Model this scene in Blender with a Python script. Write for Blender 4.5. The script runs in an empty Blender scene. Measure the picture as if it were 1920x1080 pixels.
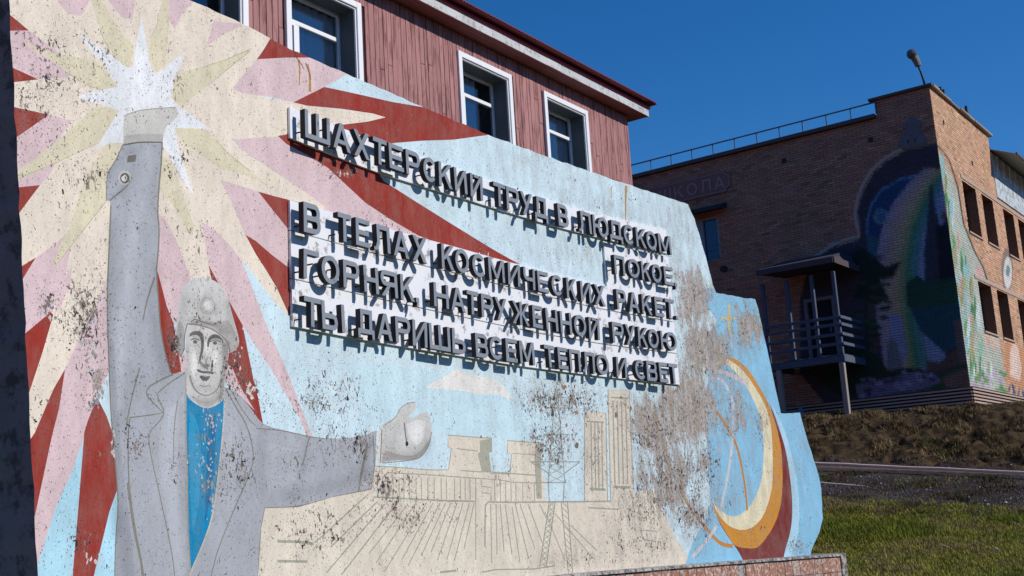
import bpy, bmesh, math, random
import numpy as np
from mathutils import Vector, Matrix
from mathutils.geometry import delaunay_2d_cdt
random.seed(7); np.random.seed(7)
SC = bpy.context.scene
COL = SC.collection
# ------------------------------------------------------------------ camera
F_PX = 2200.0; EYE = 1.6
ROLL = math.atan(.0605); PITCH = math.atan(440*math.cos(ROLL)/F_PX)
Fv = np.array([0, math.cos(PITCH), math.sin(PITCH)]); R0 = np.array([1., 0, 0]); U0 = np.cross(R0, Fv)
Rc = R0*math.cos(ROLL)-U0*math.sin(ROLL); Uc = R0*math.sin(ROLL)+U0*math.cos(ROLL)
cam = bpy.data.cameras.new('camera'); cam.sensor_width = 36; cam.lens = 36*F_PX/1920
cam.clip_start = .1; cam.clip_end = 9000
camo = bpy.data.objects.new('camera', cam); COL.objects.link(camo)
camo.matrix_world = Matrix(((Rc[0], Uc[0], -Fv[0], 0), (Rc[1], Uc[1], -Fv[1], 0), (Rc[2], Uc[2], -Fv[2], EYE), (0, 0, 0, 1)))
SC.camera = camo
SC.render.resolution_x = 1024; SC.render.resolution_y = 576
# ------------------------------------------------------------------ light
SUN_AZ = math.radians(107); SUN_EL = math.radians(35)
world = bpy.data.worlds.new("World"); SC.world = world; world.use_nodes = True
wn = world.node_tree.nodes; wl = world.node_tree.links
bg = wn['Background']; bg.inputs[1].default_value = .094
sky = wn.new('ShaderNodeTexSky'); sky.sky_type = 'NISHITA'; sky.sun_disc = False
sky.sun_elevation = SUN_EL; sky.sun_rotation = SUN_AZ
sky.altitude = 0; sky.air_density = 1.0; sky.dust_density = 0.0; sky.ozone_density = 6.0
hs = wn.new('ShaderNodeHueSaturation'); hs.inputs['Saturation'].default_value = 1.25
wl.new(sky.outputs[0], hs.inputs['Color']); tn = wn.new('ShaderNodeMix'); tn.data_type = 'RGBA'; tn.blend_type = 'MULTIPLY'; tn.inputs[0].default_value = 1; tn.inputs[7].default_value = (1, 1.07, 1.2, 1)
wl.new(hs.outputs[0], tn.inputs[6]); wl.new(tn.outputs[2], bg.inputs[0])
sd = Vector((math.sin(SUN_AZ)*math.cos(SUN_EL), math.cos(SUN_AZ)*math.cos(SUN_EL), math.sin(SUN_EL)))
sl_ = bpy.data.lights.new('sun', 'SUN'); sl_.energy = 3.68; sl_.angle = math.radians(.5); sl_.color = (1, .955, .89)
so = bpy.data.objects.new('sun', sl_); COL.objects.link(so)
so.rotation_euler = sd.to_track_quat('Z', 'Y').to_euler(); so.location = (40, -10, 30)
SC.view_settings.view_transform = 'Standard'; SC.view_settings.look = 'None'
SC.view_settings.exposure = 0; SC.view_settings.gamma = 1; SC.view_settings.use_curve_mapping = False

# ------------------------------------------------------------------ geometry of the place (heights relative to the eye)
def ray(x, y):
    d = Fv*F_PX+Rc*(x-960)-Uc*(y-540)
    return d/math.hypot(d[0], d[1])
def proj(P):
    z = P@Fv
    return 960+F_PX*(P@Rc)/z, 540-F_PX*(P@Uc)/z
# the memorial wall follows a shallow arc: heading PS0+K*s, s = metres along the wall
WX0, WY0, PS0, WK = -3.2427113, 6.86667947, .4381788, .02750427
SS = np.linspace(-3, 18, 2101)
_ps = PS0+WK*SS; _ds = SS[1]-SS[0]
_x = np.concatenate([[0], np.cumsum(np.sin(_ps[:-1]+WK*_ds/2))])*_ds
_y = np.concatenate([[0], np.cumsum(np.cos(_ps[:-1]+WK*_ds/2))])*_ds
# the fit started at s=-1 where the point is (WX0,WY0)
_i0 = np.argmin(abs(SS+1)); CX = _x-_x[_i0]+WX0; CY = _y-_y[_i0]+WY0
_ps = PS0+WK*SS
def wpt(s, h, off=0.0):
    x = np.interp(s, SS, CX); y = np.interp(s, SS, CY); p = PS0+WK*s
    return (x+math.cos(p)*off, y-math.sin(p)*off, h+EYE)
_cache = {}
def sh(px, py, off=0.0):
    if off not in _cache:
        X = CX+np.cos(_ps)*off; Y = CY-np.sin(_ps)*off
        _cache[off] = (np.arctan2(X, Y), np.hypot(X, Y))
    az, r = _cache[off]; d = ray(px, py); a = math.atan2(d[0], d[1])
    return float(np.interp(a, az, SS)), float(np.interp(a, az, r)*d[2])
class Frame:
    """a vertical wall plane through P (x,y) with heading az; off>0 towards the camera side"""
    def __init__(s, P, az, side):
        s.P = np.array([P[0], P[1], 0.]); s.a = np.array([math.sin(az), math.cos(az), 0]); s.n = np.array([math.cos(az), -math.sin(az), 0])*side; s.side = side
    def pt(s, a, h, off=0.0):
        v = s.P+s.a*a+s.n*off; return (v[0], v[1], h+EYE)
    def px(s, q, off=0.0):
        d = ray(*q); P = s.P+s.n*off; t = (s.n@P)/(s.n@d); v = d*t
        return float((v-s.P)@s.a), float(v[2])
HR = math.radians(34.6)
RED = Frame((-12*math.cos(HR), 12*math.sin(HR)), HR, 1)
SCR = Frame((12.186, 31.741), math.radians(35.7), 1)      # sunny face of the school
SCL = Frame((12.186, 31.741), math.radians(-54.3), -1)    # shaded face of the school

# ------------------------------------------------------------------ materials
def lin(c): return tuple((v/255/12.92 if v/255 <= .04045 else ((v/255+.055)/1.055)**2.4) for v in c)
def S(r, g, b, k=.93): return tuple(min(.88, v/k) for v in lin((r, g, b)))
class NT:
    def __init__(s, t): s.t = t; s.n = t.nodes; s.l = t.links
    def node(s, ty, **kw):
        n = s.n.new(ty)
        for k, v in kw.items():
            if k in n.inputs: n.inputs[k].default_value = v
            else: setattr(n, k, v)
        return n
    def lk(s, a, b): s.l.new(a, b)
    def noise(s, vec, scale, detail=3, rough=.55, dist=0):
        n = s.node('ShaderNodeTexNoise', Scale=scale, Detail=detail, Roughness=rough, Distortion=dist); s.lk(vec, n.inputs['Vector']); return n.outputs['Fac']
    def mapr(s, v, a, b, c=0., d=1., smooth=False):
        n = s.node('ShaderNodeMapRange'); 
        if smooth: n.interpolation_type = 'SMOOTHSTEP'
        for i, w in enumerate((v, a, b, c, d)):
            if hasattr(w, 'links'): s.lk(w, n.inputs[i])
            else: n.inputs[i].default_value = w
        return n.outputs[0]
    def math(s, op, a, b=0.):
        n = s.node('ShaderNodeMath', operation=op)
        for i, w in enumerate((a, b)):
            if hasattr(w, 'links'): s.lk(w, n.inputs[i])
            else: n.inputs[i].default_value = w
        return n.outputs[0]
    def mix(s, f, a, b, mode='MIX'):
        n = s.node('ShaderNodeMix', data_type='RGBA', blend_type=mode)
        for i, w in ((0, f), (6, a), (7, b)):
            if hasattr(w, 'links'): s.lk(w, n.inputs[i])
            else: n.inputs[i].default_value = w if i == 0 else tuple(w)+((1,) if len(w) == 3 else ())
        return n.outputs[2]
    def scale(s, vec, v):
        n = s.node('ShaderNodeVectorMath', operation='MULTIPLY'); s.lk(vec, n.inputs[0]); n.inputs[1].default_value = v; return n.outputs[0]
def newmat(name, rough=.85, spec=.2):
    m = bpy.data.materials.new(name); m.use_nodes = True
    t = NT(m.node_tree); b = m.node_tree.nodes['Principled BSDF']
    b.inputs['Roughness'].default_value = rough; b.inputs['Specular IOR Level'].default_value = spec
    return m, t, b
def coords(t):
    return t.node('ShaderNodeTexCoord').outputs['Object']
def bump(t, b, h, dist=.01, strength=1.):
    n = t.node('ShaderNodeBump', Strength=strength, Distance=dist); t.lk(h, n.inputs['Height']); t.lk(n.outputs[0], b.inputs['Normal'])
MATS = {}
def rough_mat(name, col, var=.18, scale=6, bscale=60, bd=.003, rough=.85, spec=.2, dark=None, damt=.0, streak=False, rnd=0, metal=0):
    """painted or mineral surface: mottled, with dirt and fine relief"""
    if name in MATS: return MATS[name]
    m, t, b = newmat(name, rough, spec); co = coords(t)
    if streak: co2 = t.scale(co, (1, 1, .12))
    else: co2 = co
    n1 = t.noise(co2, scale, 5, .6); c = t.mix(n1, tuple(v*(1-var) for v in col), tuple(min(1, v*(1+var)) for v in col))
    n1.node.inputs['Roughness'].default_value = .65
    if dark is not None:
        n2 = t.noise(co2, scale*2.7, 6, .7); k = t.mapr(n2, .62-damt*.3, .7-damt*.2); c = t.mix(k, c, dark)
    if rnd:
        oi = t.node('ShaderNodeObjectInfo').outputs['Random']; k = t.mapr(oi, 0, 1, 1-rnd, 1+rnd)
        mm = t.node('ShaderNodeVectorMath', operation='SCALE'); t.lk(c, mm.inputs[0]); t.lk(k, mm.inputs['Scale']); c = mm.outputs[0]
    t.lk(c, b.inputs['Base Color']); b.inputs['Metallic'].default_value = metal
    n3 = t.noise(co, bscale, 4, .6); bump(t, b, n3, bd)
    MATS[name] = m; return m
# --- shared wear of the mural paint: chips, bare plaster, dirt; amounts come from the attribute 'wear'
def wear_group():
    g = bpy.data.node_groups.new('paint_wear', 'ShaderNodeTree')
    g.interface.new_socket('Color', in_out='INPUT', socket_type='NodeSocketColor')
    g.interface.new_socket('Color', in_out='OUTPUT', socket_type='NodeSocketColor')
    g.interface.new_socket('Height', in_out='OUTPUT', socket_type='NodeSocketFloat')
    t = NT(g); gi = t.node('NodeGroupInput'); go = t.node('NodeGroupOutput')
    co = coords(t); at = t.node('ShaderNodeAttribute', attribute_name='wear')
    sp = t.node('ShaderNodeSeparateColor'); t.lk(at.outputs['Color'], sp.inputs[0]); chip, bare, dirt = sp.outputs
    # paint body: brushy mottling, fine speckle
    m1 = t.noise(t.scale(co, (1, 1, .45)), 3.2, 5, .65); m2 = t.noise(co, 26, 4, .7); m3 = t.noise(co, 95, 2, .5)
    v = t.math('ADD', t.mapr(m1, .3, .7, .86, 1.05), t.mapr(m2, .3, .7, -.055, .045)); v = t.math('ADD', v, t.mapr(m3, .35, .68, .03, -.075))
    vm = t.node('ShaderNodeVectorMath', operation='SCALE'); t.lk(gi.outputs[0], vm.inputs[0]); t.lk(v, vm.inputs['Scale']); c = vm.outputs[0]
    tn_ = t.node('ShaderNodeAttribute', attribute_name='tone'); sm = t.node('ShaderNodeVectorMath', operation='SCALE'); t.lk(c, sm.inputs[0]); t.lk(tn_.outputs['Fac'], sm.inputs['Scale']); c = sm.outputs[0]
    # greyish dirt bloom
    d1 = t.noise(t.scale(co, (1, 1, .4)), 8, 7, .72); dk = t.math('MULTIPLY', t.mapr(d1, .40, .68), t.math('ADD', t.math('MULTIPLY', dirt, .95), .09))
    c = t.mix(dk, c, S(150, 140, 130))
    # bare plaster patches
    b1 = t.noise(t.scale(co, (1, 1, .42)), 6.5, 9, .70, .3); b2 = t.noise(co, 30, 3, .6)
    bb = t.math('ADD', b1, t.mapr(b2, .3, .7, -.06, .06))
    th = t.mapr(bare, 0, 1, .86, .335); bm = t.math('MULTIPLY', t.mapr(bb, t.math('SUBTRACT', th, .02), t.math('ADD', th, .055)), .94)
    bc = t.mix(t.mapr(t.noise(co, 17, 5, .7), .35, .65), S(138, 128, 121), S(182, 172, 164))
    bc = t.mix(t.mapr(t.noise(t.scale(co, (1, 1, .2)), 9, 4, .6), .52, .72), bc, S(190, 182, 176))
    fl = t.noise(co, 44, 4, .65); bc = t.mix(t.mapr(t.noise(t.scale(co, (1, 1, .16)), 13, 5, .65), .5, .66), bc, S(150, 132, 108)); bc = t.mix(t.mapr(fl, .62, .66), bc, S(208, 202, 198)); bc = t.mix(t.mapr(t.noise(co, 52, 3, .6), .66, .70), bc, S(86, 76, 74))
    c = t.mix(bm, c, bc)
    # flaked chips: dark holes with a pale broken lip
    c1 = t.noise(t.scale(co, (1, 1, .75)), 34, 4, .6, .6); c2 = t.noise(co, 5, 3, .6)
    cc = t.math('ADD', c1, t.mapr(c2, .3, .7, -.09, .08))
    th2 = t.mapr(chip, 0, 1, .75, .50); cm = t.mapr(cc, th2, t.math('ADD', th2, .015))
    lip = t.mapr(cc, t.math('SUBTRACT', th2, .035), th2)
    lipc = t.mix(.5, c, S(228, 216, 202)); c = t.mix(t.math('MULTIPLY', lip, .45), c, lipc)
    hc = t.mix(t.mapr(t.noise(co, 14, 3, .6), .42, .56), S(48, 45, 48), S(140, 126, 117))
    c = t.mix(cm, c, hc)
    # scattered pin holes everywhere
    p1 = t.noise(co, 70, 2, .55); pm = t.mapr(t.math('ADD', p1, t.mapr(chip, 0, 1, -.01, .075)), .685, .70); c = t.mix(pm, c, S(70, 62, 62))
    # cracks
    vo = t.node('ShaderNodeTexVoronoi', feature='DISTANCE_TO_EDGE', Scale=9.)
    dn = t.node('ShaderNodeTexNoise', Scale=12., Detail=4.); t.lk(co, dn.inputs['Vector']); vv = t.mix(.12, (0, 0, 0), (0, 0, 0)); vv.node.blend_type = 'ADD'
    t.lk(co, vv.node.inputs[6]); t.lk(dn.outputs['Color'], vv.node.inputs[7]); t.lk(vv, vo.inputs['Vector'])
    cr = t.math('MULTIPLY', t.mapr(vo.outputs['Distance'], .0, .012, 1, 0), t.mapr(t.math('ADD', t.noise(co, 2.4, 3, .6), t.math('MULTIPLY', chip, .16)), .58, .66))
    c = t.mix(t.math('MULTIPLY', cr, .75), c, S(74, 62, 60))
    t.lk(c, go.inputs[0])
    h = t.math('SUBTRACT', t.math('MULTIPLY', m2, .22), t.math('ADD', cm, t.math('MULTIPLY', bm, .6)))
    h = t.math('ADD', h, t.math('MULTIPLY', lip, .25)); h = t.math('SUBTRACT', h, t.math('MULTIPLY', pm, .6)); t.lk(h, go.inputs[1])
    return g
WEAR = wear_group()
def paint(name, rgb):
    nm = 'paint_'+name
    if nm in MATS: return MATS[nm]
    m, t, b = newmat(nm, .85, .14); g = t.node('ShaderNodeGroup', node_tree=WEAR)
    g.inputs[0].default_value = S(*rgb)+(1,)
    t.lk(g.outputs[0], b.inputs['Base Color']); bump(t, b, g.outputs[1], .006, .8)
    MATS[nm] = m; return m

# ------------------------------------------------------------------ object helpers
def tag(o, label=None, cat=None, group=None, kind=None):
    if label: o['label'] = label
    if cat: o['category'] = cat
    if group: o['group'] = group
    if kind: o['kind'] = kind
    return o
def empty(name, loc, label, cat, group=None):
    o = bpy.data.objects.new(name, None); COL.objects.link(o); o.location = loc; o.empty_display_size = .3
    o['_loc'] = 1; del o['_loc']
    return tag(o, label, cat, group)
def link(name, me, parent=None):
    o = bpy.data.objects.new(name, me); COL.objects.link(o)
    if parent is not None:
        o.parent = parent
        p = parent; off = Vector((0, 0, 0))
        while p is not None: off += p.location; p = p.parent
        o.location = -off if parent.type != 'MESH' or True else (0, 0, 0)
    return o
class MB:
    def __init__(s): s.v = []; s.f = []; s.m = []; s.mi = 0; s.col = None
    def poly(s, pts): 
        n = len(s.v); s.v += [tuple(p) for p in pts]; s.f.append(tuple(range(n, n+len(pts)))); s.m.append(s.mi)
    def hexa(s, p):  # p: 8 points, 0-3 bottom ring, 4-7 top ring
        n = len(s.v); s.v += [tuple(q) for q in p]
        for f in ((0, 3, 2, 1), (4, 5, 6, 7), (0, 1, 5, 4), (1, 2, 6, 5), (2, 3, 7, 6), (3, 0, 4, 7)): s.f.append(tuple(n+i for i in f)); s.m.append(s.mi)
    def fbox(s, F, a0, a1, h0, h1, o0, o1):
        s.hexa([F.pt(a0, h0, o0), F.pt(a1, h0, o0), F.pt(a1, h0, o1), F.pt(a0, h0, o1), F.pt(a0, h1, o0), F.pt(a1, h1, o0), F.pt(a1, h1, o1), F.pt(a0, h1, o1)])
    def tube(s, pts, r, n=8, cap=True, r2=None):
        pts = [Vector(p) for p in pts]; base = len(s.v); L = len(pts)
        for i, p in enumerate(pts):
            d = (pts[min(i+1, L-1)]-pts[max(i-1, 0)]).normalized(); u = d.orthogonal().normalized(); w = d.cross(u)
            rr = r if r2 is None else r+(r2-r)*i/(L-1)
            for k in range(n):
                a = 2*math.pi*k/n; s.v.append(tuple(p+u*math.cos(a)*rr+w*math.sin(a)*rr))
        for i in range(L-1):
            for k in range(n):
                k2 = (k+1) % n; s.f.append((base+i*n+k, base+i*n+k2, base+(i+1)*n+k2, base+(i+1)*n+k)); s.m.append(s.mi)
        if cap:
            s.f.append(tuple(base+k for k in range(n))[::-1]); s.m.append(s.mi)
            s.f.append(tuple(base+(L-1)*n+k for k in range(n))); s.m.append(s.mi)
    def build(s, name, mats, parent=None, fix=True, bevel=0, smooth=False):
        me = bpy.data.meshes.new(name); me.from_pydata(s.v, [], s.f)
        for m in (mats if isinstance(mats, (list, tuple)) else [mats]): me.materials.append(m)
        me.polygons.foreach_set('material_index', s.m)
        if fix or bevel:
            bm = bmesh.new(); bm.from_mesh(me)
            if bevel:
                bmesh.ops.remove_doubles(bm, verts=bm.verts, dist=.0004)
                bmesh.ops.bevel(bm, geom=[e for e in bm.edges if e.calc_face_angle(0) > .6], offset=bevel, segments=1, affect='EDGES')
            bmesh.ops.recalc_face_normals(bm, faces=bm.faces); bm.to_mesh(me); bm.free()
        if smooth: me.polygons.foreach_set('use_smooth', [True]*len(me.polygons))
        me.update(); return link(name, me, parent)
def cdt(polys, extra=(), eps=1e-5):
    """triangulate all polygon outlines together; returns verts, tris, top polygon index per triangle"""
    V = []; E = []
    for P in polys:
        n = len(V); V += [Vector(p) for p in P]; E += [(n+i, n+(i+1) % len(P)) for i in range(len(P))]
    V += [Vector(p) for p in extra]
    r = delaunay_2d_cdt(V, E, [], 0, eps)
    vs = np.array([tuple(v) for v in r[0]]); T = np.array([f for f in r[2] if len(f) == 3])
    C = vs[T].mean(axis=1); top = np.full(len(T), -1)
    for i, P in enumerate(polys):
        P = np.array(P); x0, y0 = P.min(0); x1, y1 = P.max(0)
        idx = np.where((C[:, 0] >= x0) & (C[:, 0] <= x1) & (C[:, 1] >= y0) & (C[:, 1] <= y1))[0]
        if not len(idx): continue
        X = C[idx, 0]; Y = C[idx, 1]; ins = np.zeros(len(idx), bool); j = len(P)-1
        for k in range(len(P)):
            xa, ya = P[k]; xb, yb = P[j]
            if ya != yb:
                cond = ((ya > Y) != (yb > Y)) & (X < (xb-xa)*(Y-ya)/(yb-ya)+xa); ins ^= cond
            j = k
        top[idx[ins]] = i
    a = vs[T[:, 1]]-vs[T[:, 0]]; b = vs[T[:, 2]]-vs[T[:, 0]]; ar = a[:, 0]*b[:, 1]-a[:, 1]*b[:, 0]
    keep = abs(ar) > 1e-10; T = T[keep]; top = top[keep]; ar = ar[keep]
    T[ar < 0] = T[ar < 0][:, ::-1]
    return vs, T, top
def stroke(pts, w, w2=None):
    """outline polygon of a brush line in photo pixels"""
    p = np.array(pts, float); L = []; R = []; n = len(p)
    for i in range(n):
        d = p[min(i+1, n-1)]-p[max(i-1, 0)]; d /= np.linalg.norm(d)+1e-9; nn = np.array([-d[1], d[0]])
        ww = (w if w2 is None else w+(w2-w)*i/(n-1))/2
        L.append(tuple(p[i]+nn*ww)); R.append(tuple(p[i]-nn*ww))
    return L+R[::-1]
def ell(cx, cy, rx, ry, n=18): return [(cx+rx*math.cos(2*math.pi*k/n), cy+ry*math.sin(2*math.pi*k/n)) for k in range(n)]

exec_parts = []
# ================================================================== THE MEMORIAL WALL (painted concrete, gently curved)
LB = (206, 227, 234); CREAM = (238, 219, 200); PINK = (220, 193, 194); DRED = (151, 53, 44); OLIVE = (222, 211, 181); WHITE = (232, 233, 238)
JACK = (168, 171, 177); SKIN = (206, 203, 198); LINE = (132, 129, 118); DLINE = (96, 94, 88); SAND = (225, 213, 194); GLINE = (163, 163, 148)
OUT = [(17, -10), (12, -120), (200, -62), (355, 0), (420, 28), (480, 57), (545, 93), (600, 117), (650, 138), (790, 199), (915, 252), (1045, 300), (1190, 350), (1290, 383),
       (1302, 410), (1320, 470), (1337, 535), (1343, 549), (1380, 556), (1416, 561), (1422, 580), (1435, 640), (1448, 700), (1464, 775), (1500, 774), (1510, 812), (1525, 860), (1534, 886),
       (1540, 917), (1543, 972), (1537, 997), (1522, 1030), (1519, 1044), (1440, 1049), (1345, 1056), (1180, 1070), (1060, 1080)]
outline = [sh(*q) for q in OUT]
hb = outline[-1][1]
outline += [(3.2, hb+.03), (-.33, hb+.05)]
outline.insert(0, (-.45, -.1)) if False else None
outline = outline[:-1]+[(-.30, hb+.05)] + [sh(71, 1080), sh(44, 540)]
def rough_edge(P, step=.10, amp=.008):
    R = []
    for i, p in enumerate(P):
        q = P[(i+1) % len(P)]; d = math.hypot(q[0]-p[0], q[1]-p[1]); n = max(1, int(d/step))
        for k in range(n):
            t = k/n; j = amp if k else amp*.4
            R.append((p[0]+(q[0]-p[0])*t+random.uniform(-j, j), p[1]+(q[1]-p[1])*t+random.uniform(-j, j)))
    return R
outline = rough_edge(outline)
L = []   # (part name, colour name, colour, photo outline)
def A(part, col, pts, key=None): L.append((part, key or 'c%02x%02x%02x' % tuple(col), col, pts))
B = 1400   # below the frame
# ---- sun rays, back to front
ray_ = 'painted_ray'
A(ray_, CREAM, [(-200, -200), (420, -200), (530, 20), (507, 72), (482, 111), (440, 180), (440, 300), (480, 470), (400, 540), (200, 560), (100, 730), (60, 800), (-200, 800)])
A(ray_, PINK, [(85, -150), (180, -150), (168, 0), (152, 30), (128, 26), (108, 4)])
A(ray_, PINK, [(198, -150), (262, -150), (254, 0), (248, 38), (228, 32), (202, 0)])
A(ray_, PINK, [(318, -80), (372, -80), (365, 3), (345, 20), (327, 56), (317, 36)])
A(ray_, PINK, [(452, 44), (400, 40), (388, 86), (420, 64), (452, 49)])
A(ray_, DRED, [(0, 20), (18, 27), (54, 57), (0, 58)])
A(ray_, PINK, [(0, 58), (54, 57), (85, 80), (122, 108), (142, 138), (122, 145), (72, 149), (24, 127), (0, 118)])
A(ray_, DRED, [(0, 118), (24, 127), (72, 149), (26, 154), (0, 156)])
A(ray_, DRED, [(0, 195), (28, 201), (92, 215), (33, 256), (0, 275)])
A(ray_, PINK, [(0, 275), (33, 256), (92, 215), (132, 226), (122, 245), (100, 272), (36, 320), (0, 340)])
A(ray_, PINK, [(0, 350), (36, 334), (105, 305), (92, 330), (75, 347), (37, 351), (0, 353)])
A(ray_, DRED, [(0, 353), (37, 351), (75, 347), (37, 398), (0, 430)])
A(ray_, PINK, [(67, 483), (97, 462), (128, 436), (133, 465), (127, 515), (116, 550), (95, 585), (51, 622), (0, 660), (0, 520)])
A(ray_, DRED, [(0, 515), (43, 498), (67, 483), (44, 521), (0, 590)])
A(ray_, CREAM, [(133, 465), (204, 375), (204, 530), (182, 570), (150, 630), (122, 692), (100, 730), (65, 812), (0, 905), (0, 800), (55, 735), (80, 660), (100, 590), (116, 545)])
A(ray_, PINK, [(118, 528), (135, 498), (133, 530), (112, 580), (100, 590)])
A(ray_, DRED, [(95, 585), (51, 622), (0, 665), (0, 790), (55, 735), (80, 660), (100, 590)])
A(ray_, PINK, [(203, 515), (182, 570), (150, 630), (122, 692), (98, 815), (66, 965), (0, 1150), (0, 1290), (73, 1050), (105, 950), (135, 885), (155, 827), (165, 790), (182, 745), (207, 690)])
A(ray_, DRED, [(122, 692), (111, 765), (98, 815), (66, 965), (0, 1180), (0, 905), (65, 812), (100, 730)])
A('painted_sky', (176, 219, 241), [(155, 827), (152, 885), (147, 950), (136, 1080), (120, 1300), (0, 1300), (0, 1290), (73, 1050), (105, 950), (135, 885)])
A(ray_, DRED, [(182, 745), (200, 780), (212, 815), (222, 880), (221, 917), (205, 960), (176, 1080), (130, 1300), (110, 1300), (136, 1080), (147, 950), (158, 810), (165, 788)])
A('painted_sky', (176, 219, 241), [(221, 915), (223, 945), (217, 1000), (216, 1080), (216, 1300), (125, 1300), (176, 1080), (205, 960)])
# right hand side rays
A(ray_, DRED, [(507, 72), (545, 88), (588, 108), (540, 108), (482, 111), (495, 92)])
A(ray_, PINK, [(482, 111), (545, 108), (588, 108), (655, 130), (652, 139), (608, 163), (550, 192), (510, 182), (480, 179), (437, 170), (440, 160)])
A(ray_, DRED, [(550, 192), (608, 163), (660, 174), (735, 191), (800, 202), (862, 222), (925, 245), (915, 254), (850, 262), (780, 265), (700, 272), (630, 262), (520, 256), (545, 250), (640, 233), (690, 228), (723, 220), (700, 213), (640, 204), (575, 198)])
A(ray_, CREAM, [(330, 215), (437, 170), (480, 179), (550, 192), (575, 198), (640, 205), (700, 213), (723, 220), (690, 228), (640, 234), (600, 244), (545, 251), (520, 256), (480, 258), (430, 262), (385, 245)])
A('painted_sky', LB, [(740, 268), (790, 264), (850, 262), (915, 253), (980, 250), (980, 330), (760, 330), (720, 300)])
A(ray_, DRED, [(521, 255), (547, 250), (640, 262), (700, 310), (720, 340), (775, 375), (842, 417), (920, 465), (955, 485), (975, 495), (930, 492), (860, 470), (800, 448), (780, 440), (730, 410), (685, 380), (615, 315), (575, 290), (537, 270)])
A(ray_, PINK, [(437, 262), (480, 258), (520, 256), (537, 270), (575, 290), (615, 315), (685, 380), (730, 410), (790, 445), (760, 450), (640, 420), (565, 388), (530, 340), (480, 299), (452, 280)])
A(ray_, CREAM, [(400, 268), (437, 264), (452, 280), (480, 299), (530, 332), (575, 362), (610, 388), (600, 400), (545, 376), (485, 360), (430, 347), (405, 330)])
A(ray_, PINK, [(412, 337), (450, 348), (484, 359), (541, 432), (560, 480), (541, 502), (510, 478), (480, 452), (460, 440), (440, 395), (425, 360)])
A(ray_, DRED, [(484, 359), (515, 368), (560, 379), (560, 450), (541, 431), (510, 392)])
A(ray_, DRED, [(460, 440), (480, 452), (510, 478), (560, 516), (560, 620), (541, 588), (519, 540), (500, 508), (480, 477)])
A(ray_, CREAM, [(350, 300), (412, 337), (440, 395), (460, 440), (480, 477), (500, 508), (519, 540), (541, 588), (550, 606), (512, 562), (495, 541), (480, 520), (440, 470), (405, 432), (377, 415), (345, 370)])
A('painted_sky', LB, [(457, 497), (480, 520), (495, 541), (512, 562), (545, 598), (640, 700), (640, 870), (600, 850), (582, 812), (540, 700), (495, 598), (480, 557), (468, 527)])
A(ray_, CREAM, [(298, 380), (312, 410), (335, 460), (355, 520), (395, 522), (390, 490), (378, 420), (365, 390), (345, 340), (320, 300), (298, 330)])
A(ray_, PINK, [(377, 415), (405, 432), (440, 470), (457, 498), (468, 527), (480, 557), (495, 598), (540, 700), (582, 810), (606, 856), (575, 815), (560, 780), (510, 695), (480, 650), (455, 610), (430, 565), (412, 535), (391, 497)])
A(ray_, DRED, [(391, 497), (412, 535), (430, 565), (455, 610), (465, 660), (475, 710), (484, 745), (494, 799), (470, 780), (440, 715), (425, 690), (425, 640), (430, 570), (400, 540)])
A('painted_sky', LB, [(455, 610), (480, 650), (510, 695), (560, 780), (575, 818), (530, 806), (495, 800), (484, 745), (475, 710), (465, 660)])
A(ray_, PINK, [(296, 400), (312, 412), (335, 462), (358, 520), (350, 560), (335, 600), (325, 610), (312, 572), (297, 540)])
A(ray_, PINK, [(335, 655), (348, 665), (350, 705), (338, 700)])
A(ray_, PINK, [(422, 680), (435, 688), (452, 728), (478, 770), (448, 740), (421, 712)])
A(ray_, DRED, [(293, 500), (304, 540), (312, 572), (325, 605), (332, 640), (340, 697), (322, 702), (308, 665), (298, 615), (293, 560)])
# olive rays round the star
A(ray_, OLIVE, [(42, 80), (70, 88), (100, 100), (140, 106), (180, 114), (200, 135), (222, 165), (195, 172), (165, 160), (125, 135), (95, 112), (70, 97)])
A(ray_, OLIVE, [(222, 200), (180, 200), (140, 235), (100, 270), (60, 302), (36, 318), (33, 337), (60, 326), (105, 305), (140, 287), (180, 270), (228, 240)])
A(ray_, OLIVE, [(97, 506), (104, 485), (112, 460), (130, 430), (150, 360), (168, 320), (182, 298), (200, 268), (230, 265), (215, 300), (200, 375), (172, 412), (150, 440), (130, 465), (114, 485)])
A(ray_, OLIVE, [(150, -150), (195, -150), (192, 0), (208, 30), (225, 58), (250, 85), (243, 127), (217, 112), (190, 62), (180, 32), (170, 0)])
A(ray_, OLIVE, [(297, 25), (305, 0), (312, -90), (330, -90), (317, 0), (317, 45), (310, 120), (292, 137), (280, 105), (283, 70), (295, 45)])
A(ray_, OLIVE, [(472, 91), (450, 112), (425, 130), (390, 160), (357, 185), (342, 202), (322, 182), (327, 150), (342, 135), (362, 130), (380, 125), (425, 110)])
A(ray_, OLIVE, [(325, 240), (385, 243), (405, 262), (425, 285), (470, 322), (505, 348), (455, 327), (410, 315), (375, 288), (345, 270)])
A(ray_, OLIVE, [(303, 290), (325, 308), (337, 352), (352, 390), (365, 425), (359, 442), (345, 420), (335, 402), (320, 378), (300, 356)])
for p in ([(472, 91), (425, 112), (380, 126)], [(470, 95), (425, 131), (390, 161)], [(36, 334), (105, 305), (180, 270)], [(200, 376), (150, 440), (100, 503)], [(470, 322), (425, 285), (405, 262)], [(125, 136), (165, 161), (205, 172)], [(190, 62), (200, 86)], [(297, 25), (295, 45), (283, 70)]):
    A(ray_, (190, 182, 152), stroke(p, 1.8, 1), 'ray_line')
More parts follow.
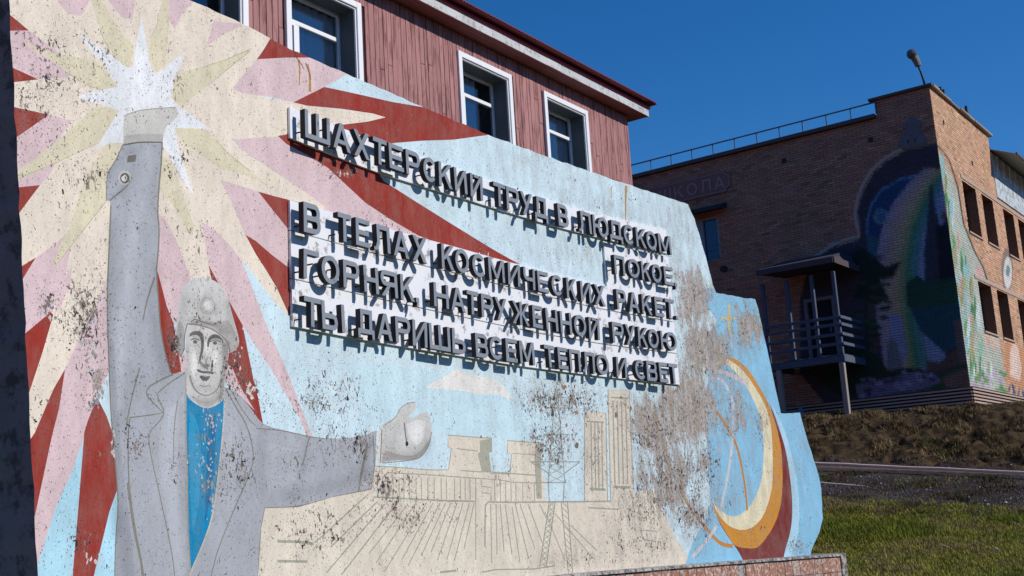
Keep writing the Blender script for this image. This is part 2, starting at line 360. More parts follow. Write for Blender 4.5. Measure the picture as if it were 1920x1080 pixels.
# ---- star in the raised hand
A('painted_star', WHITE, [(266, 30), (273, 75), (280, 115), (287, 137), (300, 135), (322, 116), (347, 98), (337, 125), (326, 150), (320, 183), (340, 203), (365, 220), (397, 244), (370, 240), (328, 240), (335, 280), (350, 325), (363, 366), (345, 340), (325, 305), (305, 272), (270, 262), (232, 250), (231, 268), (205, 268), (180, 279), (197, 250), (212, 225), (223, 208), (190, 195), (165, 190), (143, 181), (170, 172), (222, 163), (212, 150), (195, 120), (170, 95), (146, 60), (190, 90), (215, 108), (240, 128), (250, 125), (256, 80)])
A('painted_star', (243, 244, 247), [(262, 90), (270, 90), (284, 140), (300, 165), (305, 200), (280, 208), (240, 205), (232, 180), (245, 140)], 'star_core')
# ---- miner
A('painted_jacket', JACK, [(230, 268), (304, 267), (303, 310), (298, 350), (295, 400), (300, 430), (296, 480), (293, 510), (298, 580), (301, 620), (310, 665), (320, 702), (347, 696), (350, 760), (420, 722), (445, 735), (470, 765), (492, 797), (530, 806), (575, 817), (610, 823), (670, 821), (706, 807), (705, 870), (699, 917), (672, 922), (620, 932), (560, 950), (497, 952), (490, 990), (484, 1080), (480, B), (216, B), (215, 1080), (217, 1005), (222, 950), (219, 900), (213, 830), (208, 780), (205, 700), (202, 620), (201, 540), (204, 480), (208, 400), (206, 377), (199, 376), (200, 325), (215, 305)])
if 0: A('painted_jacket', (181, 187, 197), [(266, 285), (279, 285), (278, 345), (264, 410), (255, 470), (248, 560), (242, 640), (228, 640), (228, 540), (235, 465), (247, 410), (260, 355)], 'jacket_light')
if 0: A('painted_jacket', (158, 161, 168), [(283, 500), (293, 500), (296, 575), (300, 650), (312, 695), (300, 705), (288, 660), (270, 560)], 'jacket_mid')
A('painted_jacket', (158, 161, 168), [(205, 640), (214, 640), (225, 830), (238, 940), (255, 1080), (262, B), (216, B), (215, 1080), (217, 1005), (222, 950), (213, 830)], 'jacket_mid')
A('painted_jacket', (176, 179, 185), [(300, 790), (345, 740), (346, 900), (350, 1060), (345, B), (330, B), (322, 1000), (296, 880)], 'jacket_light2')
A('painted_jacket', (173, 176, 182), [(500, 830), (560, 845), (556, 900), (505, 925), (495, 880)], 'jacket_light2')
for p, w in (([(206, 376), (225, 360), (240, 348), (247, 332)], 3.5), ([(304, 268), (302, 310), (298, 350), (295, 400), (299, 432), (296, 480), (293, 510), (298, 580), (301, 620), (310, 665), (320, 700)], 3.2),
             ([(230, 272), (215, 305), (200, 325), (199, 376)], 2.2), ([(208, 385), (204, 480), (201, 540), (202, 620), (205, 700), (208, 780), (213, 830), (219, 900), (222, 950), (217, 1005), (215, 1080), (214, B)], 2.8),
             ([(322, 703), (300, 713), (277, 726), (273, 740), (290, 758), (306, 774), (285, 778), (244, 783), (240, 810), (241, 900), (245, 940), (260, 1030), (268, 1080), (280, B)], 3.2),
             ([(347, 699), (330, 710), (312, 722), (294, 739), (300, 755), (309, 772), (300, 790), (277, 812), (282, 850), (300, 930), (315, 1000), (330, 1080), (345, B)], 2.6),
             ([(333, 752), (326, 800), (325, 870)], 2), ([(423, 728), (440, 760), (465, 800), (477, 855), (470, 885), (430, 975), (392, 1076), (350, B)], 2.6), ([(436, 735), (448, 760), (470, 790), (482, 800)], 2.2),
             ([(480, 803), (530, 807), (575, 818), (610, 823)], 2.2), ([(688, 835), (680, 875), (672, 922)], 5), ([(699, 816), (703, 870), (697, 917)], 2.6), ([(579, 822), (568, 870)], 2.4), ([(683, 822), (673, 862)], 2),
             ([(699, 917), (672, 923), (620, 934), (560, 951), (497, 953), (490, 990), (484, 1080), (480, B)], 4.2), ([(262, 690), (248, 740), (238, 790)], 3), ([(290, 520), (276, 560), (268, 600)], 3.5), ([(240, 905), (250, 985), (262, 1040), (270, 1085)], 6)):
    A('painted_jacket', LINE, stroke(p, w, w*.7), 'jacket_line')
A('painted_jacket', (196, 192, 186), ell(234, 333, 12, 14), 'badge'); A('painted_jacket', DLINE, ell(234, 334, 9, 10), 'dark_line'); A('painted_jacket', (222, 218, 214), ell(233, 334, 5.5, 6.5), 'badge2')
A('painted_jacket', (120, 116, 110), [(240, 292), (256, 290), (254, 303), (238, 305)], 'stain')
A('painted_fist', (205, 202, 194), [(233, 216), (260, 205), (300, 202), (330, 201), (335, 214), (325, 228), (309, 238), (305, 267), (300, 270), (265, 265), (232, 272), (231, 240)])
A('painted_fist', (186, 183, 176), [(233, 255), (262, 250), (306, 252), (305, 267), (265, 265), (232, 272)], 'fist_low')
A('painted_fist', DLINE, stroke([(231, 272), (262, 266), (305, 267)], 2.6), 'dark_line')
A('painted_fist', (160, 156, 150), stroke([(235, 216), (262, 206), (330, 201)], 1.6), 'fist_edge')
A('painted_shirt', (20, 134, 178), [(349, 738), (365, 752), (385, 764), (405, 758), (420, 745), (419, 790), (413, 850), (405, 920), (397, 970), (382, 1015), (357, 1070), (353, 1000), (352, 900), (349, 800)])
A('painted_shirt', (46, 150, 190), [(356, 770), (372, 790), (378, 860), (374, 940), (362, 1000), (356, 920), (354, 830)], 'shirt_light')
A('painted_shirt', (8, 112, 158), [(392, 780), (404, 775), (404, 860), (392, 950), (384, 985), (386, 900)], 'shirt_deep')
A('painted_shirt', (168, 156, 134), stroke([(349, 700), (348, 800), (351, 900), (352, 1000), (357, 1070)], 2.6), 'hem')
A('painted_shirt', (196, 186, 166), stroke([(421, 735), (420, 790), (414, 850), (406, 920), (398, 970), (383, 1015), (358, 1072), (352, 1100)], 2.6), 'hem2')
A('painted_face', SKIN, [(350, 606), (348, 660), (350, 700), (349, 740), (360, 753), (378, 764), (392, 766), (410, 758), (421, 746), (421, 705), (427, 680), (430, 655), (424, 632), (400, 615), (370, 606)])
A('painted_face', (225, 222, 216), [(356, 648), (368, 655), (370, 690), (366, 712), (358, 700), (353, 670)], 'face_light')
A('painted_face', (225, 222, 216), [(384, 640), (396, 655), (408, 660), (406, 680), (392, 690), (386, 668)], 'face_light')
A('painted_face', (178, 174, 168), [(416, 640), (428, 645), (427, 680), (420, 706), (420, 745), (408, 757), (413, 735), (410, 715), (418, 690)], 'face_shade')
A('painted_face', (186, 182, 176), [(360, 742), (375, 752), (395, 754), (412, 744), (402, 760), (388, 764), (372, 760)], 'face_shade2')
DK = (100, 97, 94)
for q in ([(354, 632), (357, 624), (366, 620), (378, 622), (383, 632), (382, 655), (378, 670), (376, 677), (383, 683), (391, 683), (386, 688), (375, 684), (372, 676), (377, 655), (377, 636), (371, 628), (361, 628)],
          [(389, 636), (396, 628), (404, 626), (413, 630), (420, 641), (411, 635), (400, 634), (393, 640), (391, 652), (388, 650)],
          [(368, 692), (374, 693), (380, 696), (387, 696), (393, 696), (402, 698), (399, 702), (391, 700), (383, 700), (376, 699), (371, 697)], [(374, 704), (384, 706), (394, 705), (392, 711), (386, 715), (379, 713), (375, 708)],
          stroke([(357, 638), (365, 634), (374, 638)], 1.8), stroke([(394, 641), (403, 636), (414, 641)], 1.8), ell(366, 641, 4.2, 3.6, 10), ell(403, 643, 4.2, 3.6, 10)):
    A('painted_face', DK, q, 'feature')
A('painted_face', (212, 208, 204), [(376, 700), (386, 702), (395, 701), (393, 704), (380, 705)], 'teeth')
A('painted_face', (150, 146, 140), stroke([(356, 704), (360, 722), (369, 735), (382, 742), (396, 740), (408, 730), (414, 714)], 3.2, 2.2), 'chin')
A('painted_face', (150, 146, 140), stroke([(374, 722), (384, 725), (394, 722)], 2), 'chin')
if 0: A('painted_face', (160, 156, 150), [(392, 655), (398, 652), (400, 662), (396, 680), (393, 690), (389, 676)], 'chin2')
A('painted_helmet', (205, 203, 198), [(344, 534), (358, 524), (375, 520), (390, 521), (406, 528), (419, 540), (428, 560), (436, 592), (447, 628), (449, 645), (441, 658), (430, 662), (426, 640), (402, 618), (370, 609), (352, 607), (347, 630), (346, 655), (338, 667), (330, 655), (327, 635), (333, 595), (337, 560)])
A('painted_helmet', (180, 177, 171), [(428, 600), (440, 620), (449, 645), (441, 658), (430, 662), (426, 640), (402, 618), (370, 609), (354, 606), (372, 600), (404, 606)], 'helmet_brim')
A('painted_helmet', (178, 175, 168), [(326, 640), (336, 600), (345, 610), (346, 655), (338, 667), (330, 655)], 'helmet_brim')
A('painted_helmet', (184, 181, 175), ell(389, 573, 15, 17)); A('painted_helmet', (200, 197, 191), ell(391, 572, 11, 12.5), 'lamp1'); A('painted_helmet', (218, 215, 208), ell(391, 572, 7, 8), 'lamp2')
A('painted_helmet', (120, 117, 110), stroke([(351, 607), (372, 609), (402, 618), (427, 640), (431, 660)], 2.4), 'helmet_line')
A('painted_helmet', (132, 128, 122), stroke([(351, 607), (345, 632), (346, 655), (339, 667)], 2), 'helmet_line')
A('painted_helmet', (120, 117, 110), stroke([(358, 604), (365, 598), (378, 603), (400, 610)], 2.2), 'helmet_line')
# ---- landscape on the right
A('painted_sky', (200, 226, 238), [(660, 700), (680, 760), (660, 815), (700, 790), (830, 815), (1000, 830), (1060, 800), (960, 740), (800, 690), (640, 680)], 'sky_pale')
A('painted_cloud', (233, 229, 222), [(797, 727), (815, 715), (838, 704), (848, 696), (858, 692), (868, 697), (880, 704), (893, 703), (905, 707), (917, 709), (932, 713), (946, 725), (955, 738), (963, 751), (950, 747), (935, 738), (900, 741), (870, 733), (840, 730)])
A('painted_power_station', SAND, [(480, B), (484, 1080), (490, 990), (497, 953), (560, 951), (620, 933), (672, 923), (697, 918), (703, 874), (741, 876), (800, 881), (841, 881), (846, 841), (840, 839), (840, 816), (922, 822), (922, 847), (916, 849), (920, 886), (956, 887), (959, 852), (951, 850), (951, 826), (1018, 831), (1018, 850), (1014, 852), (1016, 891), (1022, 892), (1022, 938), (1060, 940), (1098, 940), (1096, 771), (1136, 774), (1139, 940), (1145, 938), (1140, 731), (1180, 733), (1186, 880), (1190, 925), (1235, 915), (1240, 950), (1262, 1000), (1300, 1060), (1300, B)])
A('painted_power_station', (170, 168, 150), [(900, 826), (922, 822), (922, 847), (916, 849), (920, 886), (903, 885), (896, 850), (900, 848)], 'tower_shade')
A('painted_power_station', (170, 168, 150), [(1004, 832), (1018, 831), (1018, 850), (1014, 852), (1016, 935), (1006, 935), (1002, 860)], 'tower_shade')
vs_ = []
for x in (707, 718, 728, 737, 748, 757, 767, 780, 790, 802, 814, 827, 837, 852, 863, 872, 881, 892): vs_.append(([(x, 893 if x < 760 else 895+(x-760)*.02), (x+.5, 934+(x-700)*.02)], 1.7))
for x in (938, 948, 958, 967, 980, 1002): vs_.append(([(x, 903), (x+.5, 940)], 1.6))
for x in (1108, 1115, 1121, 1128): vs_.append(([(x, 790), (x+2, 915)], 2.2))
for x in (1150, 1158, 1166, 1174): vs_.append(([(x-1, 752), (x+3, 908)], 2.6))
vs_ += [([(703, 874), (741, 876), (800, 881), (841, 881), (846, 841), (840, 839), (840, 816), (922, 822), (922, 847), (916, 849), (920, 886)], 1.8), ([(920, 888), (956, 889), (959, 852), (951, 850), (951, 826), (1018, 831)], 1.8),
        ([(725, 886), (800, 890), (880, 896), (927, 899), (928, 941)], 2), ([(700, 932), (780, 936), (840, 939), (890, 940)], 3.2), ([(892, 897), (892, 1050)], 1.8), ([(938, 900), (960, 904), (1010, 906)], 1.8), ([(920, 885), (1015, 892)], 2.4),
        ([(909, 1025), (910, 948), (915, 941), (960, 942), (1040, 941), (1146, 940)], 3), ([(960, 850), (1008, 853)], 1.6), ([(856, 841), (896, 846)], 2), ([(864, 882), (903, 885)], 2), ([(902, 899), (903, 912), (921, 914)], 2), ([(903, 924), (920, 925), (921, 940)], 2),
        ([(1096, 940), (1096, 771), (1136, 774), (1139, 940)], 1.8), ([(1145, 938), (1140, 731), (1180, 733), (1186, 880), (1188, 915)], 1.8), ([(1100, 790), (1132, 792)], 3), ([(1146, 745), (1178, 747)], 3), ([(1106, 917), (1135, 918)], 5), ([(1150, 913), (1182, 914)], 5), ([(1103, 952), (1160, 955)], 2.6),
        ([(520, 1015), (560, 1016), (588, 1020)], 5), ([(520, 1052), (577, 1053)], 5), ([(825, 1073), (855, 1070)], 4), ([(903, 1073), (930, 1068), (1000, 1067), (1040, 1061)], 2.6), ([(1202, 990), (1205, 1010), (1230, 1016)], 2.4), ([(1202, 994), (1232, 996)], 2)]
for a, b, c, d in ((690, 927, 590, 1018), (708, 940, 620, 1026), (722, 945, 612, 1074), (743, 945, 640, 1078), (765, 945, 692, 1038), (780, 943, 705, 1056), (800, 943, 722, 1070), (812, 943, 753, 1050), (825, 943, 765, 1061), (835, 943, 790, 1042), (845, 943, 808, 1036), (857, 943, 820, 1051), (868, 943, 838, 1049), (880, 943, 852, 1051), (889, 943, 870, 1030), (920, 945, 922, 1055), (930, 945, 932, 1040), (938, 945, 945, 1035), (947, 945, 960, 1040), (960, 950, 975, 1056), (966, 945, 991, 1047), (975, 945, 1003, 1030), (990, 945, 1017, 1018), (1022, 960, 1060, 1052), (1040, 962, 1112, 1047), (1070, 985, 1120, 1033), (1012, 945, 1024, 972)):
    vs_.append(([(a, b), ((a*.52+c*.48), b*.52+d*.48), (c, d)], 2.4 if a < 760 else 1.8))
for p, w in vs_: A('painted_power_station', GLINE, stroke(p, w), 'station_line')
pl = []
for x0, y0, x1, y1 in ((1030, 940, 1012, 1062), (1041, 940, 1024, 1064), (1052, 940, 1066, 1078), (1064, 940, 1074, 1078), (1028, 905, 1030, 940), (1058, 905, 1056, 940), (1041, 730, 1028, 905), (1045, 730, 1059, 905), (994, 866, 1088, 866), (1012, 905, 1062, 905), (996, 867, 1030, 888), (1086, 867, 1058, 888), (1020, 815, 1066, 815), (1022, 816, 1036, 828), (1064, 816, 1050, 828), (1022, 765, 1064, 765)):
    pl.append(([(x0, y0), (x1, y1)], 1.8))
for i in range(12):
    t0 = i/12; t1 = (i+1)/12; f0 = lambda t: (1030-18*t, 940+122*t); f1 = lambda t: (1041-17*t, 940+124*t); pl.append(([f0(t0), f1(t1)], 1.2)); pl.append(([f1(t0), f0(t1)], 1.2))
    f2 = lambda t: (1052+14*t, 940+138*t); f3 = lambda t: (1064+10*t, 940+138*t); pl.append(([f2(t0), f3(t1)], 1.2))
    f4 = lambda t: (1041-13*t, 730+175*t); f5 = lambda t: (1045+14*t, 730+175*t); pl.append(([f4(t0), f5(t1)], 1.1)); pl.append(([f5(t0), f4(t1)], 1.1))
for p, w in pl: A('painted_pylon', (150, 150, 138), stroke(p, w), 'pylon_line')
# hand
A('painted_hand', (204, 202, 196), [(714, 868), (716, 800), (720, 793), (742, 783), (748, 768), (760, 757), (772, 753), (779, 754), (780, 768), (766, 780), (772, 786), (788, 774), (802, 773), (808, 785), (809, 810), (807, 830), (792, 855), (775, 862), (742, 862)])
A('painted_hand', (172, 168, 162), [(716, 866), (722, 845), (760, 856), (785, 852), (803, 828), (808, 815), (807, 832), (792, 856), (775, 863), (742, 863)], 'hand_shade')
A('painted_hand', (222, 220, 215), [(762, 795), (782, 786), (798, 790), (796, 820), (782, 835), (768, 825)], 'hand_light')
A('painted_hand', (120, 116, 112), stroke([(758, 792), (760, 812), (763, 836)], 2.4), 'hand_line'); A('painted_hand', (40, 40, 42), ell(763, 832, 3, 5, 9), 'hole')
A('painted_hand', (150, 146, 140), stroke([(717, 800), (742, 784), (748, 768), (762, 756), (779, 754)], 1.6), 'hand_line2'); A('painted_hand', (150, 146, 140), stroke([(809, 810), (806, 832), (792, 856), (775, 863), (716, 868)], 1.8), 'hand_line2')
A('painted_hand', (224, 216, 206), [(708, 809), (715, 805), (714, 868), (707, 868)], 'cuff'); A('painted_hand', LINE, stroke([(716, 806), (713, 868)], 1.8), 'jacket_line')
# moon, orbits
DB = (140, 196, 224)
A('painted_night_sky', DB, [(1325, 640), (1345, 600), (1300, 545), (1345, 540), (1420, 552), (1447, 660), (1480, 760), (1510, 765), (1560, 900), (1560, 1060), (1280, 1075), (1300, 1010), (1335, 960), (1325, 860), (1328, 740)])
A('painted_night_sky', (176, 216, 236), [(1448, 760), (1470, 800), (1492, 880), (1500, 950), (1497, 1005), (1480, 1062), (1464, 1062), (1482, 1000), (1487, 955), (1484, 912), (1475, 850)], 'pale_band')
A('painted_moon', (236, 222, 186), [(1335, 694), (1338, 680), (1350, 671), (1362, 668), (1384, 680), (1404, 700), (1420, 728), (1438, 760), (1446, 795), (1449, 850), (1449, 902), (1444, 933), (1432, 967), (1417, 985), (1402, 993), (1386, 994), (1369, 988), (1355, 975), (1344, 960), (1334, 936), (1340, 946), (1355, 960), (1369, 969), (1386, 967), (1400, 956), (1413, 940), (1423, 917), (1430, 892), (1432, 850), (1431, 810), (1424, 775), (1411, 745), (1394, 716), (1376, 694), (1360, 680), (1345, 682)])
A('painted_moon', (208, 142, 52), [(1358, 669), (1370, 669), (1388, 678), (1407, 697), (1424, 725), (1441, 755), (1456, 800), (1463, 830), (1466, 850), (1468, 902), (1465, 944), (1455, 979), (1438, 1008), (1423, 1025), (1413, 1029), (1390, 1027), (1377, 1023), (1363, 1004), (1350, 983), (1342, 967), (1333, 934), (1344, 960), (1355, 975), (1369, 988), (1386, 994), (1402, 993), (1417, 985), (1432, 967), (1444, 933), (1449, 902), (1449, 850), (1446, 795), (1436, 760), (1418, 730), (1402, 705), (1384, 685)], 'ochre')
A('painted_moon', (124, 50, 48), [(1441, 753), (1451, 775), (1464, 812), (1475, 850), (1484, 912), (1486, 965), (1482, 1000), (1473, 1027), (1468, 1052), (1430, 1056), (1396, 1058), (1386, 1035), (1363, 1004), (1350, 983), (1342, 966), (1350, 980), (1363, 1002), (1377, 1023), (1390, 1027), (1413, 1029), (1423, 1025), (1438, 1008), (1455, 979), (1465, 944), (1468, 902), (1466, 850), (1463, 830), (1456, 800)], 'moon_red')
for p, w, w2 in (([(1332, 757), (1350, 780), (1365, 805), (1372, 815), (1385, 845), (1397, 910), (1401, 957)], 5, 3.5), ([(1273, 914), (1286, 940), (1302, 965), (1327, 994), (1344, 1014), (1357, 1022), (1374, 1024)], 4, 8), ([(1248, 748), (1256, 738), (1271, 732)], 5, 4)):
    A('painted_orbit', (196, 132, 58), stroke(p, w, w2), 'orbit')
for p, w, w2 in (([(1334, 708), (1352, 710), (1370, 735), (1376, 765), (1375, 810), (1370, 860), (1360, 917), (1350, 958)], 4, 4.5), ([(1334, 694), (1360, 698), (1397, 716)], 5, 10), ([(1345, 985), (1325, 1015), (1298, 1045)], 5, 6), ([(1258, 830), (1250, 870), (1240, 905)], 3, 4)):
    A('painted_orbit', (214, 206, 208), stroke(p, w, w2), 'orbit_pale')
A('painted_spark', (216, 200, 138), [(1352, 594), (1364, 594), (1366, 570), (1369, 570), (1370, 594), (1386, 596), (1370, 600), (1369, 626), (1366, 626), (1365, 599), (1352, 598)], 'spark')
# rust runs and old stains, a long crack
for p, w, w2 in (([(560, 112), (562, 130), (561, 160)], 4, 2), ([(577, 120), (581, 140), (581, 172)], 3, 5), ([(1174, 348), (1173, 375), (1173, 418)], 4.5, 1.5), ([(1146, 350), (1146, 372)], 2, 1)):
    A('rust_stain', (176, 138, 74), stroke(p, w, w2), 'rust')
A('rust_stain', (98, 62, 44), stroke([(549, 95), (556, 108), (566, 122), (570, 130)], 2.2, 1), 'rust_dark'); A('rust_stain', (98, 62, 44), stroke([(573, 118), (578, 132), (583, 150)], 2, 1), 'rust_dark')
if 0: A('painted_face', (158, 154, 149), [(360, 633), (372, 631), (378, 636), (374, 640), (366, 635), (359, 638)], 'socket'); A('painted_face', (158, 154, 149), [(396, 635), (408, 631), (418, 640), (418, 652), (410, 650), (414, 642), (404, 637)], 'socket')
A('painted_face', (150, 146, 140), [(374, 677), (386, 684), (394, 682), (393, 688), (384, 691), (376, 686)], 'chin')
if 0: A('painted_face', (176, 172, 166), [(352, 640), (358, 655), (360, 690), (366, 716), (376, 735), (368, 732), (357, 712), (352, 680)], 'face_shade3')
for x0, y0, x1, y1 in ((600, 750, 720, 830), (640, 780, 700, 860)): pass
# flaked grey-white plaster patches and bits of older paint
PR = random.Random(11)
def blot(cx, cy, r, col, key, part='bare_patch'):
    n = PR.choice((6, 7, 9)); r = min(r, 4.6); st = PR.uniform(.5, 1.0); ro = PR.uniform(-.6, .6); A(part, col, [(cx+r*st*PR.uniform(.35, 1.2)*math.cos(2*math.pi*k/n)+ro*r*math.sin(2*math.pi*k/n)*.6, cy+r*1.45*PR.uniform(.4, 1.2)*math.sin(2*math.pi*k/n)) for k in range(n)], key)
for (cx, cy, n, sx, sy, r0, r1, pal) in ((165, 640, 26, 26, 90, 2, 7, 0), (95, 575, 10, 14, 26, 2, 6, 0), (185, 745, 14, 10, 26, 3, 8, 0), (330, 650, 14, 9, 22, 1.5, 4, 1), (445, 660, 14, 8, 30, 1.5, 4, 1), (468, 730, 18, 10, 20, 1.5, 5, 1), (175, 1055, 12, 12, 14, 2, 5, 1),
                                         (640, 330, 10, 14, 12, 1.5, 3.5, 1), (780, 500, 14, 22, 8, 1.5, 4, 1), (900, 478, 14, 30, 6, 1.5, 4, 1), (387, 870, 60, 24, 70, .9, 3.0, 2), (400, 790, 26, 16, 18, .9, 3.2, 2), (1050, 800, 26, 60, 50, 1.5, 4.5, 3), (1180, 760, 10, 40, 40, 2, 5, 3), (1270, 880, 30, 50, 70, 2, 5, 3), (400, 930, 10, 6, 40, 2, 5, 0), (212, 850, 8, 5, 60, 2, 6, 1), (605, 740, 10, 50, 40, 1.5, 4, 0), (725, 910, 10, 30, 20, 2, 5, 0)):
    for k in range(n):
        col = ((176, 184, 190), (196, 190, 182), (150, 150, 150)) if pal == 0 else ((222, 206, 198), (204, 190, 184), (96, 80, 78)) if pal == 1 else ((206, 196, 190), (196, 186, 182), (170, 176, 186)) if pal == 2 else ((168, 112, 96), (200, 188, 180), (118, 106, 100))
        j = PR.randrange(3); blot(PR.gauss(cx, sx*.6), PR.gauss(cy, sy*.6), PR.uniform(r0, r1), col[j], 'blot%d%d' % (pal, j))
# ---- to wall coordinates, triangulate
def soften(pts, it=2, lim=math.radians(62)):
    for _ in range(it):
        n = len(pts); Q = []
        for i in range(n):
            a, b, c = pts[i-1], pts[i], pts[(i+1) % n]; v1 = (b[0]-a[0], b[1]-a[1]); v2 = (c[0]-b[0], c[1]-b[1]); l1 = math.hypot(*v1); l2 = math.hypot(*v2)
            if l1 < 1e-6 or l2 < 1e-6: continue
            an = abs(math.atan2(v1[0]*v2[1]-v1[1]*v2[0], v1[0]*v2[0]+v1[1]*v2[1]))
            if an < .03 or an > lim or min(l1, l2) < 1.6: Q.append(b)
            else: Q += [(b[0]-v1[0]*.25, b[1]-v1[1]*.25), (b[0]+v2[0]*.25, b[1]+v2[1]*.25)]
        pts = Q
    return pts
SOFTEN = {'painted_moon', 'painted_hand', 'painted_helmet', 'painted_face', 'painted_orbit', 'painted_fist', 'painted_jacket', 'painted_shirt', 'painted_cloud', 'painted_night_sky'}
def wallpoly(pts):
    R = []; D_ = []
    for i, p in enumerate(pts):
        q = pts[(i+1) % len(pts)]; n = max(1, int(math.hypot(q[0]-p[0], q[1]-p[1])/15)); D_ += [(p[0]+(q[0]-p[0])*k/n, p[1]+(q[1]-p[1])*k/n) for k in range(n)]
    for i, p in enumerate(D_):
        q = sh(*p)
        if not R or math.hypot(q[0]-R[-1][0], q[1]-R[-1][1]) > .002: R.append(q)
    return R
polys = [outline]+[wallpoly(soften(l[3]) if l[0] in SOFTEN and len(l[3]) > 5 else l[3]) for l in L]
gx = np.arange(-.9, 13.2, .12); gy = np.arange(-.95, 4.9, .12)
extra = [sh(px+random.uniform(-1, 1), py+random.uniform(-1, 1)) for px in range(326, 452, 6) for py in range(516, 770, 6)]+[sh(px+random.uniform(-3, 3), py+random.uniform(-3, 3)) for px in range(200, 720, 13) for py in range(270, 1080, 13) if px < 330 or py > 690]+[(x+random.uniform(-.01, .01), y+random.uniform(-.01, .01)) for x in gx for y in gy]
vs, T, top = cdt(polys, extra)
inW = np.zeros(len(T), bool)
Cc = vs[T].mean(axis=1); X, Y = Cc[:, 0], Cc[:, 1]; P = outline; j = len(P)-1
for k in range(len(P)):
    xa, ya = P[k]; xb, yb = P[j]
    if ya != yb: inW ^= ((ya > Y) != (yb > Y)) & (X < (xb-xa)*(Y-ya)/(yb-ya)+xa)
    j = k
T = T[inW]; top = top[inW]
W3 = np.array([wpt(s, h) for s, h in vs]); PX, PY = proj(W3-np.array([0, 0, EYE]))
# wear amounts painted over the wall: (x, y, rx, ry, chip, bare, dirt)
BL = [(90, 180, 110, 160, .66, .12, .3), (110, 90, 120, 70, .6, .05, .3), (200, 110, 50, 40, .75, .1, .2), (180, 185, 40, 25, .8, .1, .2), (335, 150, 40, 40, .7, .1, .2), (340, 290, 40, 60, .65, .05, .2), (150, 330, 90, 60, .7, .05, .2), (160, 600, 60, 110, 1.0, .55, .4), (175, 720, 30, 70, .9, .75, .5), (90, 570, 40, 50, .8, .3, .3), (330, 180, 130, 90, .35, 0, .1), (270, 160, 60, 70, .4, 0, .1), (380, 470, 60, 130, .5, 0, .1),
      (390, 580, 60, 60, .55, .1, .3), (395, 680, 60, 70, .6, .1, .3), (440, 700, 40, 70, .9, .25, .3), (325, 640, 25, 60, .95, .3, .2), (385, 830, 30, 60, .5, .62, .1), (385, 905, 25, 40, .45, .66, .1), (440, 880, 60, 80, .8, .1, .2), (240, 830, 80, 60, .6, .2, .3), (330, 880, 30, 90, .6, .1, .2), (560, 870, 60, 40, .6, .1, .2), (260, 480, 60, 200, .12, 0, .1),
      (500, 760, 60, 60, .5, .1, .2), (610, 750, 110, 90, .72, .05, .2), (660, 830, 90, 50, .8, .2, .3), (730, 905, 60, 50, .95, .25, .4), (600, 1000, 110, 60, .75, .1, .2), (760, 960, 120, 60, .7, .15, .3), (560, 930, 70, 40, .5, 0, .2),
      (640, 310, 60, 50, .75, .1, .2), (740, 470, 110, 50, .8, .1, .2), (820, 500, 120, 40, .85, .15, .2), (700, 400, 60, 40, .55, 0, .1), (1000, 300, 120, 60, .35, .05, .5), (1130, 380, 150, 60, .4, .1, .6), (1060, 480, 120, 60, .35, .15, .6), (1240, 500, 70, 120, .5, .45, .8), (1300, 560, 60, 100, .55, .95, .8),
      (1320, 660, 80, 90, .7, 1.0, .9), (1290, 760, 90, 110, .7, 1.0, .9), (1230, 800, 90, 110, .8, .95, .9), (1050, 750, 110, 60, .95, .62, .7), (1030, 830, 60, 60, 1.0, .5, .7), (1110, 870, 60, 100, .6, .1, .5), (1250, 900, 90, 110, .9, .92, .9), (1300, 960, 60, 80, .9, .7, .8), (1200, 950, 80, 60, .8, .7, .9),
      (1320, 870, 40, 60, .9, .75, .8), (1400, 620, 50, 70, .65, .92, .9), (1370, 700, 40, 60, .6, .7, .8), (1455, 900, 20, 90, .5, .3, .5), (1425, 800, 30, 60, .6, .7, .6), (1375, 770, 50, 90, .65, .78, .9), (1350, 930, 50, 60, .6, .5, .8), (1200, 1020, 120, 50, .6, .3, .6), (1400, 900, 60, 90, .4, .25, .5), (1500, 850, 30, 120, .35, .35, .5), (1440, 780, 20, 40, .5, .3, .4), (1500, 1030, 40, 25, .9, .7, .6), (1100, 1050, 200, 25, .6, .3, .6), (1420, 1000, 50, 50, .55, .15, .3), (950, 900, 120, 90, .45, .1, .3), (150, 1010, 40, 50, .8, .2, .2), (1270, 430, 50, 70, .4, .2, .7)]
wear = np.zeros((len(vs), 3)); wear[:, 0] = .23; wear[:, 2] = .15
for x, y, rx, ry, c, b, d in BL:
    g = np.exp(-(((PX-x)/rx)**2+((PY-y)/ry)**2)*1.1)
    for k, a in enumerate((c, b, d)): wear[:, k] = np.maximum(wear[:, k], g*a)
